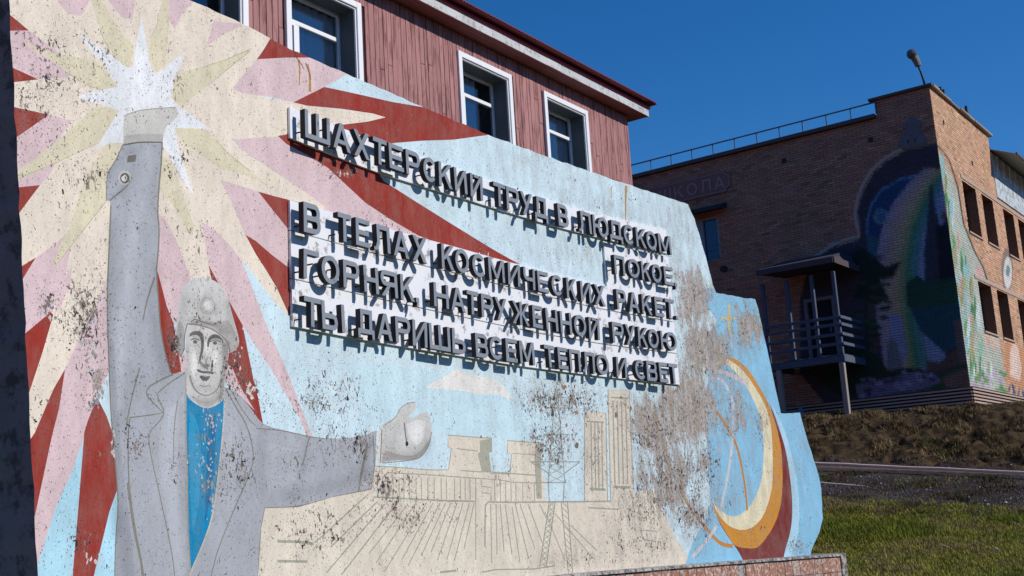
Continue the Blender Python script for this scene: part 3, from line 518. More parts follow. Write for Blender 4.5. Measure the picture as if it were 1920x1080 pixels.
# brushed light and dark of the painting: (points, width, amount)
SOFT = [([(272, 285), (272, 345), (255, 420), (240, 520), (225, 640), (222, 760)], 11, .15), ([(296, 500), (285, 560), (296, 640), (312, 700)], 13, -.16), ([(208, 420), (205, 620), (214, 800), (220, 1000)], 9, -.14), ([(240, 690), (232, 790)], 14, -.10), ([(222, 960), (240, 1080)], 16, -.14),
        ([(262, 760), (275, 860), (290, 960)], 16, .06), ([(320, 760), (325, 900), (338, 1040)], 12, .09), ([(340, 760), (343, 900), (347, 1040)], 6, -.10), ([(440, 790), (440, 900), (410, 1000)], 18, .06), ([(520, 830), (600, 845)], 16, .07), ([(540, 930), (620, 912), (690, 890)], 14, -.14), ([(575, 830), (568, 890)], 8, -.12),
        ([(690, 830), (680, 890)], 7, -.18), ([(490, 830), (492, 920)], 12, -.08), ([(205, 330), (222, 300)], 9, -.12), ([(238, 285), (260, 282)], 7, -.12), ([(243, 335), (225, 362)], 6, -.14),
        ([(346, 560), (338, 620), (338, 655)], 10, -.14), ([(425, 570), (440, 625)], 10, -.16), ([(360, 600), (400, 606), (425, 622)], 6, -.2), ([(375, 540), (385, 530)], 14, .06), ([(388, 552), (372, 572), (380, 592), (402, 590), (406, 570)], 5, -.14), ([(390, 572)], 8, .08),
        ([(352, 650), (354, 700), (366, 728)], 6, -.14), ([(424, 645), (420, 700), (412, 745)], 8, -.22), ([(366, 632), (374, 634)], 6, -.16), ([(400, 632), (414, 640)], 7, -.22), ([(395, 660), (392, 680)], 5, -.12), ([(366, 664), (366, 690)], 7, .10), ([(404, 668), (402, 684)], 6, .07), ([(384, 640), (386, 660)], 4, .1),
        ([(372, 728), (396, 730)], 6, -.14), ([(360, 745), (390, 752), (414, 742)], 7, -.18), ([(384, 690), (386, 690)], 4, -.14), ([(378, 620), (398, 622)], 6, .08),
        ([(730, 850), (775, 856), (800, 835)], 12, -.2), ([(745, 800), (730, 830)], 9, -.08), ([(780, 805), (782, 822)], 9, .12), ([(246, 222), (300, 212)], 9, .07), ([(240, 255), (300, 258)], 6, -.12),
        ([(268, 180), (268, 110)], 16, .05), ([(420, 120), (340, 180)], 18, -.04), ([(120, 260), (60, 310)], 14, -.04), ([(430, 330), (360, 280)], 14, -.04)]
tone = np.ones(len(vs))
for pts, w, amt in SOFT:
    if len(pts) == 1: d2 = (PX-pts[0][0])**2+(PY-pts[0][1])**2
    else:
        d2 = np.full(len(vs), 1e9)
        for (xa, ya), (xb, yb) in zip(pts[:-1], pts[1:]):
            L2 = (xb-xa)**2+(yb-ya)**2+1e-6; u = np.clip(((PX-xa)*(xb-xa)+(PY-ya)*(yb-ya))/L2, 0, 1); d2 = np.minimum(d2, (PX-xa-u*(xb-xa))**2+(PY-ya-u*(yb-ya))**2)
    tone *= 1+amt*1.35*np.exp(-d2/(w*w)*1.2)
b0 = wpt(5.5, 0); WALL = empty('memorial_wall', (b0[0], b0[1], -.1), 'large curved concrete memorial wall painted with a miner holding up a shining star', 'memorial wall')
# part per painted motif
def part_of(i):
    return 'painted_sky' if i <= 0 else L[i-1][0]
rayid = {}
groups = {}
for ti, i in enumerate(top):
    nm = part_of(i)
    key = (nm, i) if nm == 'painted_ray' and L[i-1][1] != 'ray_line' else (nm, 0)
    if nm == 'painted_ray' and L[i-1][1] == 'ray_line': key = ('painted_ray', -1)
    groups.setdefault(key, []).append(ti)
RAYL = {tuple(DRED): 'dark red ray of the painted sun', tuple(PINK): 'pink ray of the painted sun', tuple(CREAM): 'cream ray of the painted sun', tuple(OLIVE): 'pale olive ray of the painted sun'}
# individual brush fields too small to matter stay with their motif
for key, tl in groups.items():
    tl = np.array(tl); tt = T[tl]; used, inv = np.unique(tt, return_inverse=True); inv = inv.reshape(tt.shape)
    me = bpy.data.meshes.new(key[0]); me.from_pydata([tuple(p) for p in W3[used]], [], [tuple(f) for f in inv.tolist()])
    mats = []; idx = []
    for i in top[tl]:
        mk = ('base', LB) if i <= 0 else (L[i-1][1], L[i-1][2])
        m = paint(mk[0] if mk[0] != 'base' else 'c%02x%02x%02x' % LB, mk[1])
        if m not in mats: mats.append(m)
        idx.append(mats.index(m))
    for m in mats: me.materials.append(m)
    me.polygons.foreach_set('material_index', idx); me.polygons.foreach_set('use_smooth', [True]*len(idx))
    at = me.attributes.new('wear', 'FLOAT_COLOR', 'POINT'); at.data.foreach_set('color', np.hstack([wear[used], np.ones((len(used), 1))]).ravel().astype(np.float32))
    at = me.attributes.new('tone', 'FLOAT', 'POINT'); at.data.foreach_set('value', tone[used].astype(np.float32))
    me.update(); nrm = me.polygons[0].normal; o = link(key[0], me, WALL)
    if nrm.dot(Vector((1, -.5, 0))) < 0: me.flip_normals()
# body behind the paint: edges, top and back
CONC = rough_mat('rough_concrete_dark_paint', S(128, 124, 126), .25, 3, 45, .008, .9, .15, dark=S(86, 84, 86), damt=.4)
TH = -.55; mb = MB()
N = len(outline)
for i in range(N):
    a = outline[i]; b = outline[(i+1) % N]; mb.poly([wpt(a[0], a[1], 0), wpt(b[0], b[1], 0), wpt(b[0], b[1], TH), wpt(a[0], a[1], TH)])
o = mb.build('edge', [CONC], WALL, fix=False)
mb = MB()
for i in range(-1, 13):
    s0, s1 = max(-.75, i), min(12.6, i+1); h1 = 4.15 if s1 < 9.5 else (2.9 if s1 < 11.5 else 1.2)
    mb.poly([wpt(s0, -1, TH+.01), wpt(s1, -1, TH+.01), wpt(s1, h1, TH+.01), wpt(s0, h1, TH+.01)])
mb.build('back', [CONC], WALL, fix=False)
# plinth with peeling tiles
PLC = rough_mat('plinth_cement', S(176, 170, 164), .25, 5, 30, .01, .9, .15, dark=S(96, 90, 86), damt=.6)
mb = MB(); hp = lambda s: hb-.005-.16*max(0, (s-6.4)/6.5)
ss = list(np.arange(-.9, 12.95, .5))+[13.0]; PF = .07
PRO = [(.0, -.7), (PF, .0)]
for s0, s1 in zip(ss[:-1], ss[1:]):
    mb.hexa([wpt(s0, hp(s0)-1.0, PF), wpt(s1, hp(s1)-1.0, PF), wpt(s1, hp(s1)-1., -.7), wpt(s0, hp(s0)-1., -.7), wpt(s0, hp(s0), PF), wpt(s1, hp(s1), PF), wpt(s1, hp(s1), -.7), wpt(s0, hp(s0), -.7)])
PLI = mb.build('plinth', [PLC], WALL)
# rounded cement end cap of the plinth
mb = MB(); prof = [(13.0+.26*math.sin(t), PF+.03-.16+.16*math.cos(t)) for t in np.linspace(0, math.pi/2, 7)]
prof = [(13.0, PF+.03)]+[(13.12+.10*math.sin(t), PF+.03-.12+.12*math.cos(t)) for t in np.linspace(0, math.pi/2, 7)]+[(13.22, -.7), (13.0, -.7)]
n = len(prof)
for k in range(n):
    a, b = prof[k], prof[(k+1) % n]; mb.poly([wpt(a[0], hp(13)-1., a[1]), wpt(b[0], hp(13)-1., b[1]), wpt(b[0], hp(13)+.025, b[1]), wpt(a[0], hp(13)+.025, a[1])])
mb.poly([wpt(p[0], hp(13)+.025, p[1]) for p in prof]); mb.build('end_cap', [PLC], PLI)
mb = MB()
for s0, s1 in zip(ss[:-1], ss[1:]):
    j = random.uniform(-.012, .012)
    mb.hexa([wpt(s0, hp(s0)-.01, PF+.035+j), wpt(s1, hp(s1)-.01, PF+.035+j), wpt(s1, hp(s1)-.01, 0.02), wpt(s0, hp(s0)-.01, .02), wpt(s0, hp(s0)+.018+j*.3, PF+.03+j), wpt(s1, hp(s1)+.018, PF+.03), wpt(s1, hp(s1)+.03, .004), wpt(s0, hp(s0)+.03, .004)])
mb.build('lip', [PLC], PLI)
TILE = rough_mat('brown_tile', S(156, 108, 86), .14, 7, 40, .002, .6, .35, dark=S(196, 190, 184), damt=.42, rnd=.12)
TILE2 = rough_mat('worn_tile', S(186, 176, 168), .2, 9, 30, .006, .85, .2, dark=S(156, 110, 90), damt=.6, rnd=.1)
s = -.85; tw = .205
while s < 12.95:
    for r in range(4):
        h1 = hp(s)-.035-r*.215; mb = MB(); g = .006; j = random.uniform(0, .006)
        if random.random() < .06: continue
        mb.hexa([wpt(s+g, h1-.203, PF+.012+j), wpt(s+tw-g, h1-.203, PF+.012+j), wpt(s+tw-g, h1-.203, PF), wpt(s+g, h1-.203, PF), wpt(s+g, h1, PF+.012), wpt(s+tw-g, h1, PF+.012), wpt(s+tw-g, h1, PF), wpt(s+g, h1, PF)])
        mb.build('tile', [TILE if random.random() < .8 else TILE2], PLI)
    s += tw
# ================================================================== RAISED INSCRIPTION: boards with free-standing metal letters
LET = rough_mat('grey_letter_paint', S(132, 138, 146), .07, 4, 90, .0008, .55, .3, dark=S(96, 96, 98), damt=.1)
LSIDE = rough_mat('letter_side_shade', S(38, 38, 42), .12, 5, 60, .001, .65, .25)  # near-black carries the shade of the letter sides in its colour; pins share it
BRD = rough_mat('white_sign_board', S(228, 228, 230), .05, 3, 60, .001, .6, .3, dark=S(150, 140, 136), damt=.22)
def rect(x0, y0, x1, y1): return [(x0, y0), (x1, y0), (x1, y1), (x0, y1)]
def arc(cx, cy, rx, ry, a0, a1, tx, ty, n=16):
    o = [(cx+rx*math.cos(a), cy+ry*math.sin(a)) for a in np.linspace(a0, a1, n)]
    i = [(cx+(rx-tx)*math.cos(a), cy+(ry-ty)*math.sin(a)) for a in np.linspace(a1, a0, n)]
    return [o[k:k+2]+i[n-2-k:n-k] for k in range(n-1)]
def dia(x0, y0, x1, y1, tx): return [(x0-tx/2, y0), (x0+tx/2, y0), (x1+tx/2, y1), (x1-tx/2, y1)]
def glyph(c, w, t):
    """outlines of letter c in a box w wide, 1 high, stroke t"""
    H = t; pi = math.pi; b = []
    D = lambda x, y0, y1, x1: [rect(x, y1-H, x1-.26, y1), rect(x, y0, x1-.26, y0+H)]+arc(x1-.26*1, (y0+y1)/2, .26, (y1-y0)/2, -pi/2, pi/2, t, H, 10)
    if c == 'Ш': b = [rect(0, 0, t, 1), rect(w/2-t/2, 0, w/2+t/2, 1), rect(w-t, 0, w, 1), rect(0, 0, w, H)]
    elif c == 'А': b = [dia(t*.55, 0, w/2, 1, t*1.1), dia(w-t*.55, 0, w/2, 1, t*1.1), rect(w*.25, .22, w*.75, .22+H*.9)]
    elif c == 'Х': b = [dia(t*.6, 0, w-t*.6, 1, t*1.25), dia(w-t*.6, 0, t*.6, 1, t*1.25)]
    elif c == 'Т': b = [rect(0, 1-H, w, 1), rect(w/2-t/2, 0, w/2+t/2, 1)]
    elif c == 'Е': b = [rect(0, 0, t, 1), rect(0, 1-H, w, 1), rect(0, .5-H/2, w*.92, .5+H/2), rect(0, 0, w, H)]
    elif c == 'Р': b = [rect(0, 0, t, 1)]+D(0, .38, 1, w)
    elif c == 'В': b = [rect(0, 0, t, 1)]+D(0, .5-H/2, 1, w*.96)+D(0, 0, .5+H/2, w)
    elif c == 'С': b = arc(w*.52, .5, w*.52, .5, pi*.24, pi*1.76, t, H, 18)
    elif c == 'О': b = arc(w*.5, .5, w*.5, .5, 0, 2*pi, t, H, 22)
    elif c == 'К': b = [rect(0, 0, t, 1), dia(t*.9, .38, w-t*.6, 1, t*1.2), dia(w-t*.6, 0, w*.42, .58, t*1.25)]
    elif c in 'ИЙ': b = [rect(0, 0, t, 1), rect(w-t, 0, w, 1), dia(t*.7, .06, w-t*.7, .94, t*1.1)]
    elif c == 'У': b = [dia(t*.6, 1, w*.52, .34, t*1.15), dia(w-t*.55, 1, w*.22, 0, t*1.1)]
    elif c == 'Д': b = [rect(w*.14, H*1.1, w*.14+t, 1), rect(w*.86-t, H*1.1, w*.86, 1), rect(w*.14, 1-H, w*.86, 1), rect(0, H*.6, w, H*1.6), rect(0, -.08, t*.8, H*.8), rect(w-t*.8, -.08, w, H*.8)]
    elif c == 'Л': b = [rect(w-t, 0, w, 1), rect(w*.2, 1-H, w, 1), [(w*.2, 1), (w*.2+t, 1), (w*.2+t, .3), (w*.12+t*.5, .02), (0, 0), (0, H*.8), (w*.1, .12), (w*.2, .34)]]
    elif c == 'П': b = [rect(0, 0, t, 1), rect(w-t, 0, w, 1), rect(0, 1-H, w, 1)]
    elif c == 'Г': b = [rect(0, 0, t, 1), rect(0, 1-H, w, 1)]
    elif c == 'Н': b = [rect(0, 0, t, 1), rect(w-t, 0, w, 1), rect(0, .5-H/2, w, .5+H/2)]
    elif c == 'М': b = [rect(0, 0, t, 1), rect(w-t, 0, w, 1), dia(t*.65, 1, w/2, .12, t*1.05), dia(w-t*.65, 1, w/2, .12, t*1.05)]
    elif c == 'Ю': b = [rect(0, 0, t, 1), rect(t*.5, .5-H/2, w*.45, .5+H/2)]+arc(w*.66, .5, w*.34, .5, 0, 2*pi, t, H, 20)
    elif c == 'Ч': b = [rect(w-t, 0, w, 1), rect(w*.3, .38, w, .38+H)]+arc(w*.38, .38+.3, w*.38, .3, pi, pi*1.5, t, H, 8)+[rect(0, .68, t, 1)]
    elif c == 'Ж': b = [rect(w/2-t/2, 0, w/2+t/2, 1), dia(t*.6, 0, w*.42, .55, t*1.05), dia(w-t*.6, 0, w*.58, .55, t*1.05), dia(t*.6, 1, w*.42, .45, t*1.05), dia(w-t*.6, 1, w*.58, .45, t*1.05)]
    elif c == 'Я': b = [[(w-x, y) for x, y in q][::-1] for q in [rect(0, 0, t, 1)]+D(0, .4, 1, w)]+[dia(t*.6, 0, w*.55, .48, t*1.15)]
    elif c == 'Ь': b = [rect(0, 0, t, 1)]+D(0, 0, .58, w)
    elif c == 'Ы': b = [rect(0, 0, t, 1)]+D(0, 0, .58, w*.68)+[rect(w-t, 0, w, 1)]
    elif c == ',': b = [[(0, 0), (t*1.2, 0), (t*1.2, t*1.1), (0, t*1.1)], [(t*.45, .02), (t*1.2, .02), (t*.6, -.17), (t*.1, -.17)]]
    elif c == '.': b = [rect(0, 0, t*1.2, t*1.1)]
    if c == 'Й': b += [rect(w*.3, 1.0-H*.75, w*.7, 1.0-H*.05)]
    return b
EF = .15; ET = .055; EB = .028     # letter face above the wall, letter depth, board depth
def interp_h(pts, off):
    q = [sh(x, y, off) for x, y in pts]; q.sort(); return lambda s: float(np.interp(s, [a[0] for a in q], [a[1] for a in q]))
ROWS = [
 ('ШАХТЕРСКИЙ ТРУД В ЛЮДСКОМ', [(572.5, 204), (699.8, 255.4), (761.7, 279), (853, 313), (926.9, 340.8), (1047.7, 381), (1085, 393.5), (1236, 437.5)],
  [(572.5, 256.5), (618, 272.5), (690, 300), (756, 323), (857, 358), (903, 374.5), (939, 387.3), (1048.7, 422.5), (1258, 477)],
  [('Ш', 572.3, 618.5), ('А', 624.8, 656.7), ('Х', 664, 692.5), ('Т', 699.8, 725), ('Е', 730, 756), ('Р', 761.7, 787.3), ('С', 794.2, 817.5), ('К', 823.3, 847.7), ('И', 852.5, 875), ('Й', 882.5, 905), ('Т', 925.8, 947.7), ('Р', 950.2, 973), ('У', 976.9, 999), ('Д', 1003.3, 1027), ('В', 1046.7, 1065.5), ('Л', 1085.2, 1108), ('Ю', 1112.3, 1140.4), ('Д', 1144, 1167), ('С', 1170, 1188.5), ('К', 1193, 1211), ('О', 1212.5, 1231), ('М', 1235.2, 1258)]),
 ('ПОКОЕ,', [(1152.5, 477.5), (1200, 488.5), (1245.6, 498.8)], [(1157, 513.5), (1200, 523), (1262, 535.5)],
  [('П', 1152.5, 1171.3), ('О', 1178, 1199), ('К', 1203.3, 1220), ('О', 1222.7, 1240.4), ('Е', 1245.6, 1262.3), (',', 1264, 1269)]),
 ('В ТЕЛАХ КОСМИЧЕСКИХ РАКЕТ.', [(570.6, 378), (667.5, 407), (828.3, 456), (1008.5, 507), (1156.7, 541.7), (1247.7, 559.4)], [(569.6, 434), (667.5, 458), (800, 494.4), (1008.5, 545), (1158, 579), (1258, 597)],
  [('В', 569.6, 601.3), ('Т', 634, 659), ('Е', 667.5, 693.5), ('Л', 701, 731), ('А', 738.3, 766.5), ('Х', 774, 800), ('К', 828.3, 851), ('О', 854, 879), ('С', 886, 910), ('М', 916.5, 945.6), ('И', 953, 975), ('Ч', 982, 1003), ('Е', 1008.5, 1028.3), ('С', 1034.6, 1054.6), ('К', 1062.7, 1080.5), ('И', 1089, 1108), ('Х', 1115.4, 1134.2), ('Р', 1156.7, 1174), ('А', 1179, 1198), ('К', 1204, 1222), ('Е', 1228.3, 1243.8), ('Т', 1247.7, 1264.5), ('.', 1266, 1269)]),
 ('ГОРНЯК, НАТРУЖЕННОЙ РУКОЮ', [(571, 466), (644, 486), (814, 528.7), (1024, 577), (1148.8, 603), (1239.4, 619.8)], [(569.6, 520), (645.6, 538.5), (815, 573.5), (1024.8, 617.7), (1150.8, 641.7), (1240, 654.5)],
  [('Г', 569.6, 598.3), ('О', 603.3, 636.3), ('Р', 644, 673.8), ('Н', 682.5, 709.6), ('Я', 714.5, 745), ('К', 751.3, 777), (',', 779, 783), ('Н', 813.8, 841), ('А', 845.6, 871.7), ('Т', 875.8, 896.7), ('Р', 903, 925), ('У', 929, 951), ('Ж', 960.8, 992.5), ('Е', 999, 1017), ('Н', 1024, 1045.6), ('Н', 1051, 1071.7), ('О', 1076.9, 1099), ('Й', 1104.6, 1124.2), ('Р', 1148.8, 1169.6), ('У', 1172.7, 1191.5), ('К', 1196.7, 1214.4), ('О', 1215.8, 1235), ('Ю', 1239.4, 1268.5)]),
 ('ТЫ ДАРИШЬ ВСЕМ ТЕПЛО И СВЕТ', [(571.7, 554.6), (673.7, 578), (805, 605), (892.5, 624), (1021.7, 645.8), (1156, 668.8), (1255, 681)], [(604.6, 616), (743.5, 641), (806, 653), (893, 668.5), (1046.7, 690.6), (1157, 706), (1261, 718.7)],
  [('Т', 570.6, 602), ('Ы', 604, 646.3), ('Д', 671.7, 702), ('А', 708, 736), ('Р', 742, 769.6), ('И', 774, 801), ('Ш', 805.4, 844), ('Ь', 848.3, 872.7), ('В', 892, 915), ('С', 918.5, 943), ('Е', 948.8, 969.6), ('М', 974.8, 1002), ('Т', 1021.7, 1040.4), ('Е', 1046.7, 1064.6), ('П', 1068.5, 1088.3), ('Л', 1092.5, 1115), ('О', 1119, 1141.5), ('И', 1156, 1175.4), ('С', 1191.5, 1210), ('В', 1213, 1232), ('Е', 1236.7, 1252), ('Т', 1255, 1271.7)])]
BOARDS = [([(543, 200), (700, 262), (880, 325), (1060, 384), (1258, 432)], [(545, 259), (700, 321), (880, 376), (1060, 430), (1258, 477)], 'narrow white board on the painted wall carrying the raised top line ШАХТЕРСКИЙ ТРУД В ЛЮДСКОМ'),
          ([(1132, 455.5), (1258, 482)], [(1134, 542), (1262, 567)], 'short white board at the right carrying the single raised word ПОКОЕ'),
          ([(542, 374), (700, 420), (860, 464), (1000, 503), (1134, 536), (1262, 568)], [(541, 430), (700, 474), (860, 513), (1000, 549), (1134, 580), (1264, 603)], 'white board carrying the raised line В ТЕЛАХ КОСМИЧЕСКИХ РАКЕТ, above the two lowest lines'),
          ([(541, 431), (700, 475), (860, 514), (1000, 550), (1134, 581), (1264, 604)], [(541, 520), (700, 557), (860, 592), (1000, 622), (1134, 645), (1267, 662)], 'white board carrying the raised line ГОРНЯК, НАТРУЖЕННОЙ РУКОЮ, second from the bottom'),
          ([(541, 521), (700, 558), (860, 593), (1000, 623), (1134, 646), (1267, 663)], [(542.5, 611), (700, 641), (870, 669), (960, 684.5), (1110, 704), (1268, 721)], 'lowest white board of the inscription, with the raised line ТЫ ДАРИШЬ ВСЕМ ТЕПЛО И СВЕТ')]
for bi, (tp, bt, lab) in enumerate(BOARDS):
    ht = interp_h(tp, EB); hbm = interp_h(bt, EB)
    s0 = sh(*tp[0], EB)[0]; s1 = sh(*tp[-1], EB)[0]
    if bi >= 2: s0 = 2.125; s1 = 9.27
    if bi == 0: s1 = 9.27
    if bi == 1: s1 = 9.27
    p0 = wpt(s0, 0, 0); root = empty('inscription_board', (p0[0], p0[1], EYE+ht(s0)), lab, 'sign board', 'boards of the raised inscription')
    mb = MB(); n = max(2, int((s1-s0)/.25)); st = np.linspace(s0, s1, n+1)
    for a, b in zip(st[:-1], st[1:]):
        mb.hexa([wpt(a, hbm(a)+.003, EB), wpt(b, hbm(b)+.003, EB), wpt(b, hbm(b)+.003, .003), wpt(a, hbm(a)+.003, .003), wpt(a, ht(a)-.003, EB), wpt(b, ht(b)-.003, EB), wpt(b, ht(b)-.003, .003), wpt(a, ht(a)-.003, .003)])
    mb.build('board', [BRD], root)
    rt = ROWS[bi]; fT = interp_h(rt[1], EF); fB = interp_h(rt[2], EF)
    for ch, x0, x1 in rt[3]:
        ym = np.interp((x0+x1)/2, [p[0] for p in rt[1]], [p[1] for p in rt[1]])*.5+np.interp((x0+x1)/2, [p[0] for p in rt[2]], [p[1] for p in rt[2]])*.5
        a = sh(x0, ym, EF)[0]; b = sh(x1, ym, EF)[0]; H0 = fT((a+b)/2)-fB((a+b)/2)
        w = (b-a)/H0; t = .172; sc = H0
        pl_ = glyph(ch, w, t)
        v2, tr, tp2 = cdt(pl_, (), 1e-4)
        tr = tr[tp2 >= 0]
        if not len(tr): continue
        bm = bmesh.new(); used = sorted(set(tr.ravel().tolist())); mp = {}
        tilt = random.uniform(-.004, .004); 
        def P3(x, y, off):
            s = a+x*sc; hh = fB(s)+y*(fT(s)-fB(s)); return wpt(s, hh, off+tilt*(y-.5)*2)
        for k in used: mp[k] = bm.verts.new(P3(v2[k][0], v2[k][1], EF))
        for f in tr: 
            try: bm.faces.new([mp[i] for i in f])
            except ValueError: pass
        r = bmesh.ops.extrude_face_region(bm, geom=list(bm.faces))
        # move the original faces (kept) forward copy: new verts go to the back
        nv = [g for g in r['geom'] if isinstance(g, bmesh.types.BMVert)]
        p = PS0+WK*a; off = Vector((-math.cos(p), math.sin(p), 0))*ET
        bmesh.ops.translate(bm, verts=nv, vec=off)
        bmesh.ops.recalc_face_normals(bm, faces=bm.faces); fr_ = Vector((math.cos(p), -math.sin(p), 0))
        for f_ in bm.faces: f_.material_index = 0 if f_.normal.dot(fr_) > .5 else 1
        # stand-off pins
        for (qx, qy) in ((t/2, .25), (w-t/2, .62)):
            if ch in ',.': qx, qy = t*.5, t*.5
            c0 = Vector(P3(qx, qy, EF-ET+.002)); c1 = Vector(P3(qx, qy, EB))
            mm = MB(); mm.tube([c0, c1], .007, 6); nb = len(bm.verts); vv = [bm.verts.new(q) for q in mm.v]
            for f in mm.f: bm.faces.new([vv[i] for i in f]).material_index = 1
            if ch in ',.': break
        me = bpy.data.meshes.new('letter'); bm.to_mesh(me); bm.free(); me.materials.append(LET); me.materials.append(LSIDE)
        link('letter', me, root)
# ================================================================== RED TIMBER BUILDING BEHIND
PLK = rough_mat('red_plank_paint', S(170, 123, 119), .15, 5, 70, .0025, .8, .2, dark=S(126, 84, 82), damt=.42, streak=True, rnd=.10)
BACK = rough_mat('dark_sheathing', S(80, 48, 48), .2); TRIM = rough_mat('white_trim', S(232, 232, 234), .05, 4, 60, .001, .5, .3)
REV = rough_mat('grey_reveal', S(92, 100, 106), .08, 3, 40, .001, .6, .3); SOF = rough_mat('soffit_boards', S(150, 100, 100), .2, 4, 50, .002, .7)
FAS = rough_mat('galvanised_fascia', S(196, 196, 196), .16, 3, 25, .004, .5, .4, dark=S(150, 144, 140), damt=.3, streak=False, rnd=.06); ROOF = rough_mat('red_metal_roof', S(120, 34, 38), .2, 5, 30, .002, .45, .4)
CURT = rough_mat('net_curtain', S(226, 226, 226), .12, 14, 60, .004, .9); DARKR = rough_mat('dark_room', S(60, 60, 64), .2)
def glass_mat():
    m, t, b = newmat('window_glass', .04, .5); nt = m.node_tree
    nt.nodes.remove(b); out = [n for n in nt.nodes if n.type == 'OUTPUT_MATERIAL'][0]
    tr = t.node('ShaderNodeBsdfTransparent'); tr.inputs[0].default_value = (.82, .86, .9, 1); gl = t.node('ShaderNodeBsdfGlossy'); gl.inputs['Roughness'].default_value = .04
    fr = t.node('ShaderNodeFresnel', IOR=1.7); k = t.math('ADD', fr.outputs[0], .10); mx = t.node('ShaderNodeMixShader'); t.lk(k, mx.inputs[0]); t.lk(tr.outputs[0], mx.inputs[1]); t.lk(gl.outputs[0], mx.inputs[2]); t.lk(mx.outputs[0], out.inputs[0])
    n = t.noise(coords(t), 2.5, 2); bp = t.node('ShaderNodeBump', Strength=.15, Distance=.01); t.lk(n, bp.inputs['Height']); t.lk(bp.outputs[0], gl.inputs['Normal'])
    return m
GLASS = glass_mat()
F = RED; A0, A1, HT, HBOT = -4.0, 22.30, 8.82, -2.2
p0 = F.pt((A0+A1)/2, -EYE, 0); REDB = empty('timber_building', (p0[0], p0[1], 0), 'dusty red timber clad building with white framed windows behind the painted wall', 'building')
WINS = [(9.34, 11.04), (11.80, 13.49), (16.08, 17.76), (18.88, 20.56)]; WT, WB = 8.46, 6.35
for k in (6.6, 3.4, .3): WINS.insert(0, (k-.1, k+1.6))
def wall_holes(F, a0, a1, h0, h1, holes, off, mat, name, parent):
    polys = [rect(a0, h0, a1, h1)]+[rect(*h) for h in holes]
    v, tr, tp = cdt(polys); tr = tr[tp == 0]; mb = MB()
    mb.v = [F.pt(x, y, off) for x, y in v]; mb.f = [tuple(f) for f in tr.tolist()]; mb.m = [0]*len(mb.f)
    return mb.build(name, [mat], parent, fix=False)
holes = [(a+.12, WB+.02, b-.12, WT-.12) for a, b in WINS]
wall_holes(F, A0, A1, HBOT, HT, holes, -.03, BACK, 'sheathing', REDB)
mb = MB(); mb.poly([F.pt(A1, HBOT, -.03), F.pt(A1, HBOT, -11), F.pt(A1, HT, -11), F.pt(A1, HT, -.03)]); mb.poly([F.pt(A0, HBOT, -.03), F.pt(A0, HBOT, -11), F.pt(A0, HT, -11), F.pt(A0, HT, -.03)])
mb.poly([F.pt(A0, HBOT, -11), F.pt(A1, HBOT, -11), F.pt(A1, HT, -11), F.pt(A0, HT, -11)]); mb.build('rear_wall', [PLK], REDB, fix=False)
a = A1; cnt = 0; far = MB()
def plank(a0, a1, h0, h1):
    j = random.uniform(0, .006); k = random.uniform(-.003, .003)
    q = [F.pt(a0, h0, .0+j), F.pt(a1, h0, .0+j+k), F.pt(a1, h0, -.028), F.pt(a0, h0, -.028), F.pt(a0, h1, j), F.pt(a1, h1, j+k), F.pt(a1, h1, -.028), F.pt(a0, h1, -.028)]
    if a1 < 10.6 or h1 < 6: far.hexa(q)
    else:
        mb = MB(); mb.hexa(q); mb.build('plank', [PLK], REDB, bevel=.004)
while a > A0:
    w = random.choice([.085, .10, .115, .125, .14]); a0 = a-w; g = random.choice([.005, .007, .012])
    spans = [(3.5, HT-.01)]
    for (x, y) in WINS:
        if a > x-.0 and a0 < y+.0: spans = [(WT+.0, HT-.01), (3.5, WB-.0)]
    for (h0, h1) in spans:
        if h1-h0 > 2 and random.random() < .65:
            c = random.uniform(h0+1.9, h1-.5); plank(a0+g/2, a-g/2, h0, c-.004); plank(a0+g/2, a-g/2, c+.004, h1)
        else: plank(a0+g/2, a-g/2, h0, h1)
    a = a0
o = far.build('planks', [PLK], REDB); o['kind'] = 'stuff'
mb = MB(); mb.fbox(F, A1-.02, A1+.05, 3.5, HT-.01, -.10, .012); mb.build('corner_board', [PLK], REDB, bevel=.004)
mb = MB(); mb.fbox(F, A0, A1, HBOT, 3.49, -.028, .0); mb.build('lower_cladding', [PLK], REDB)
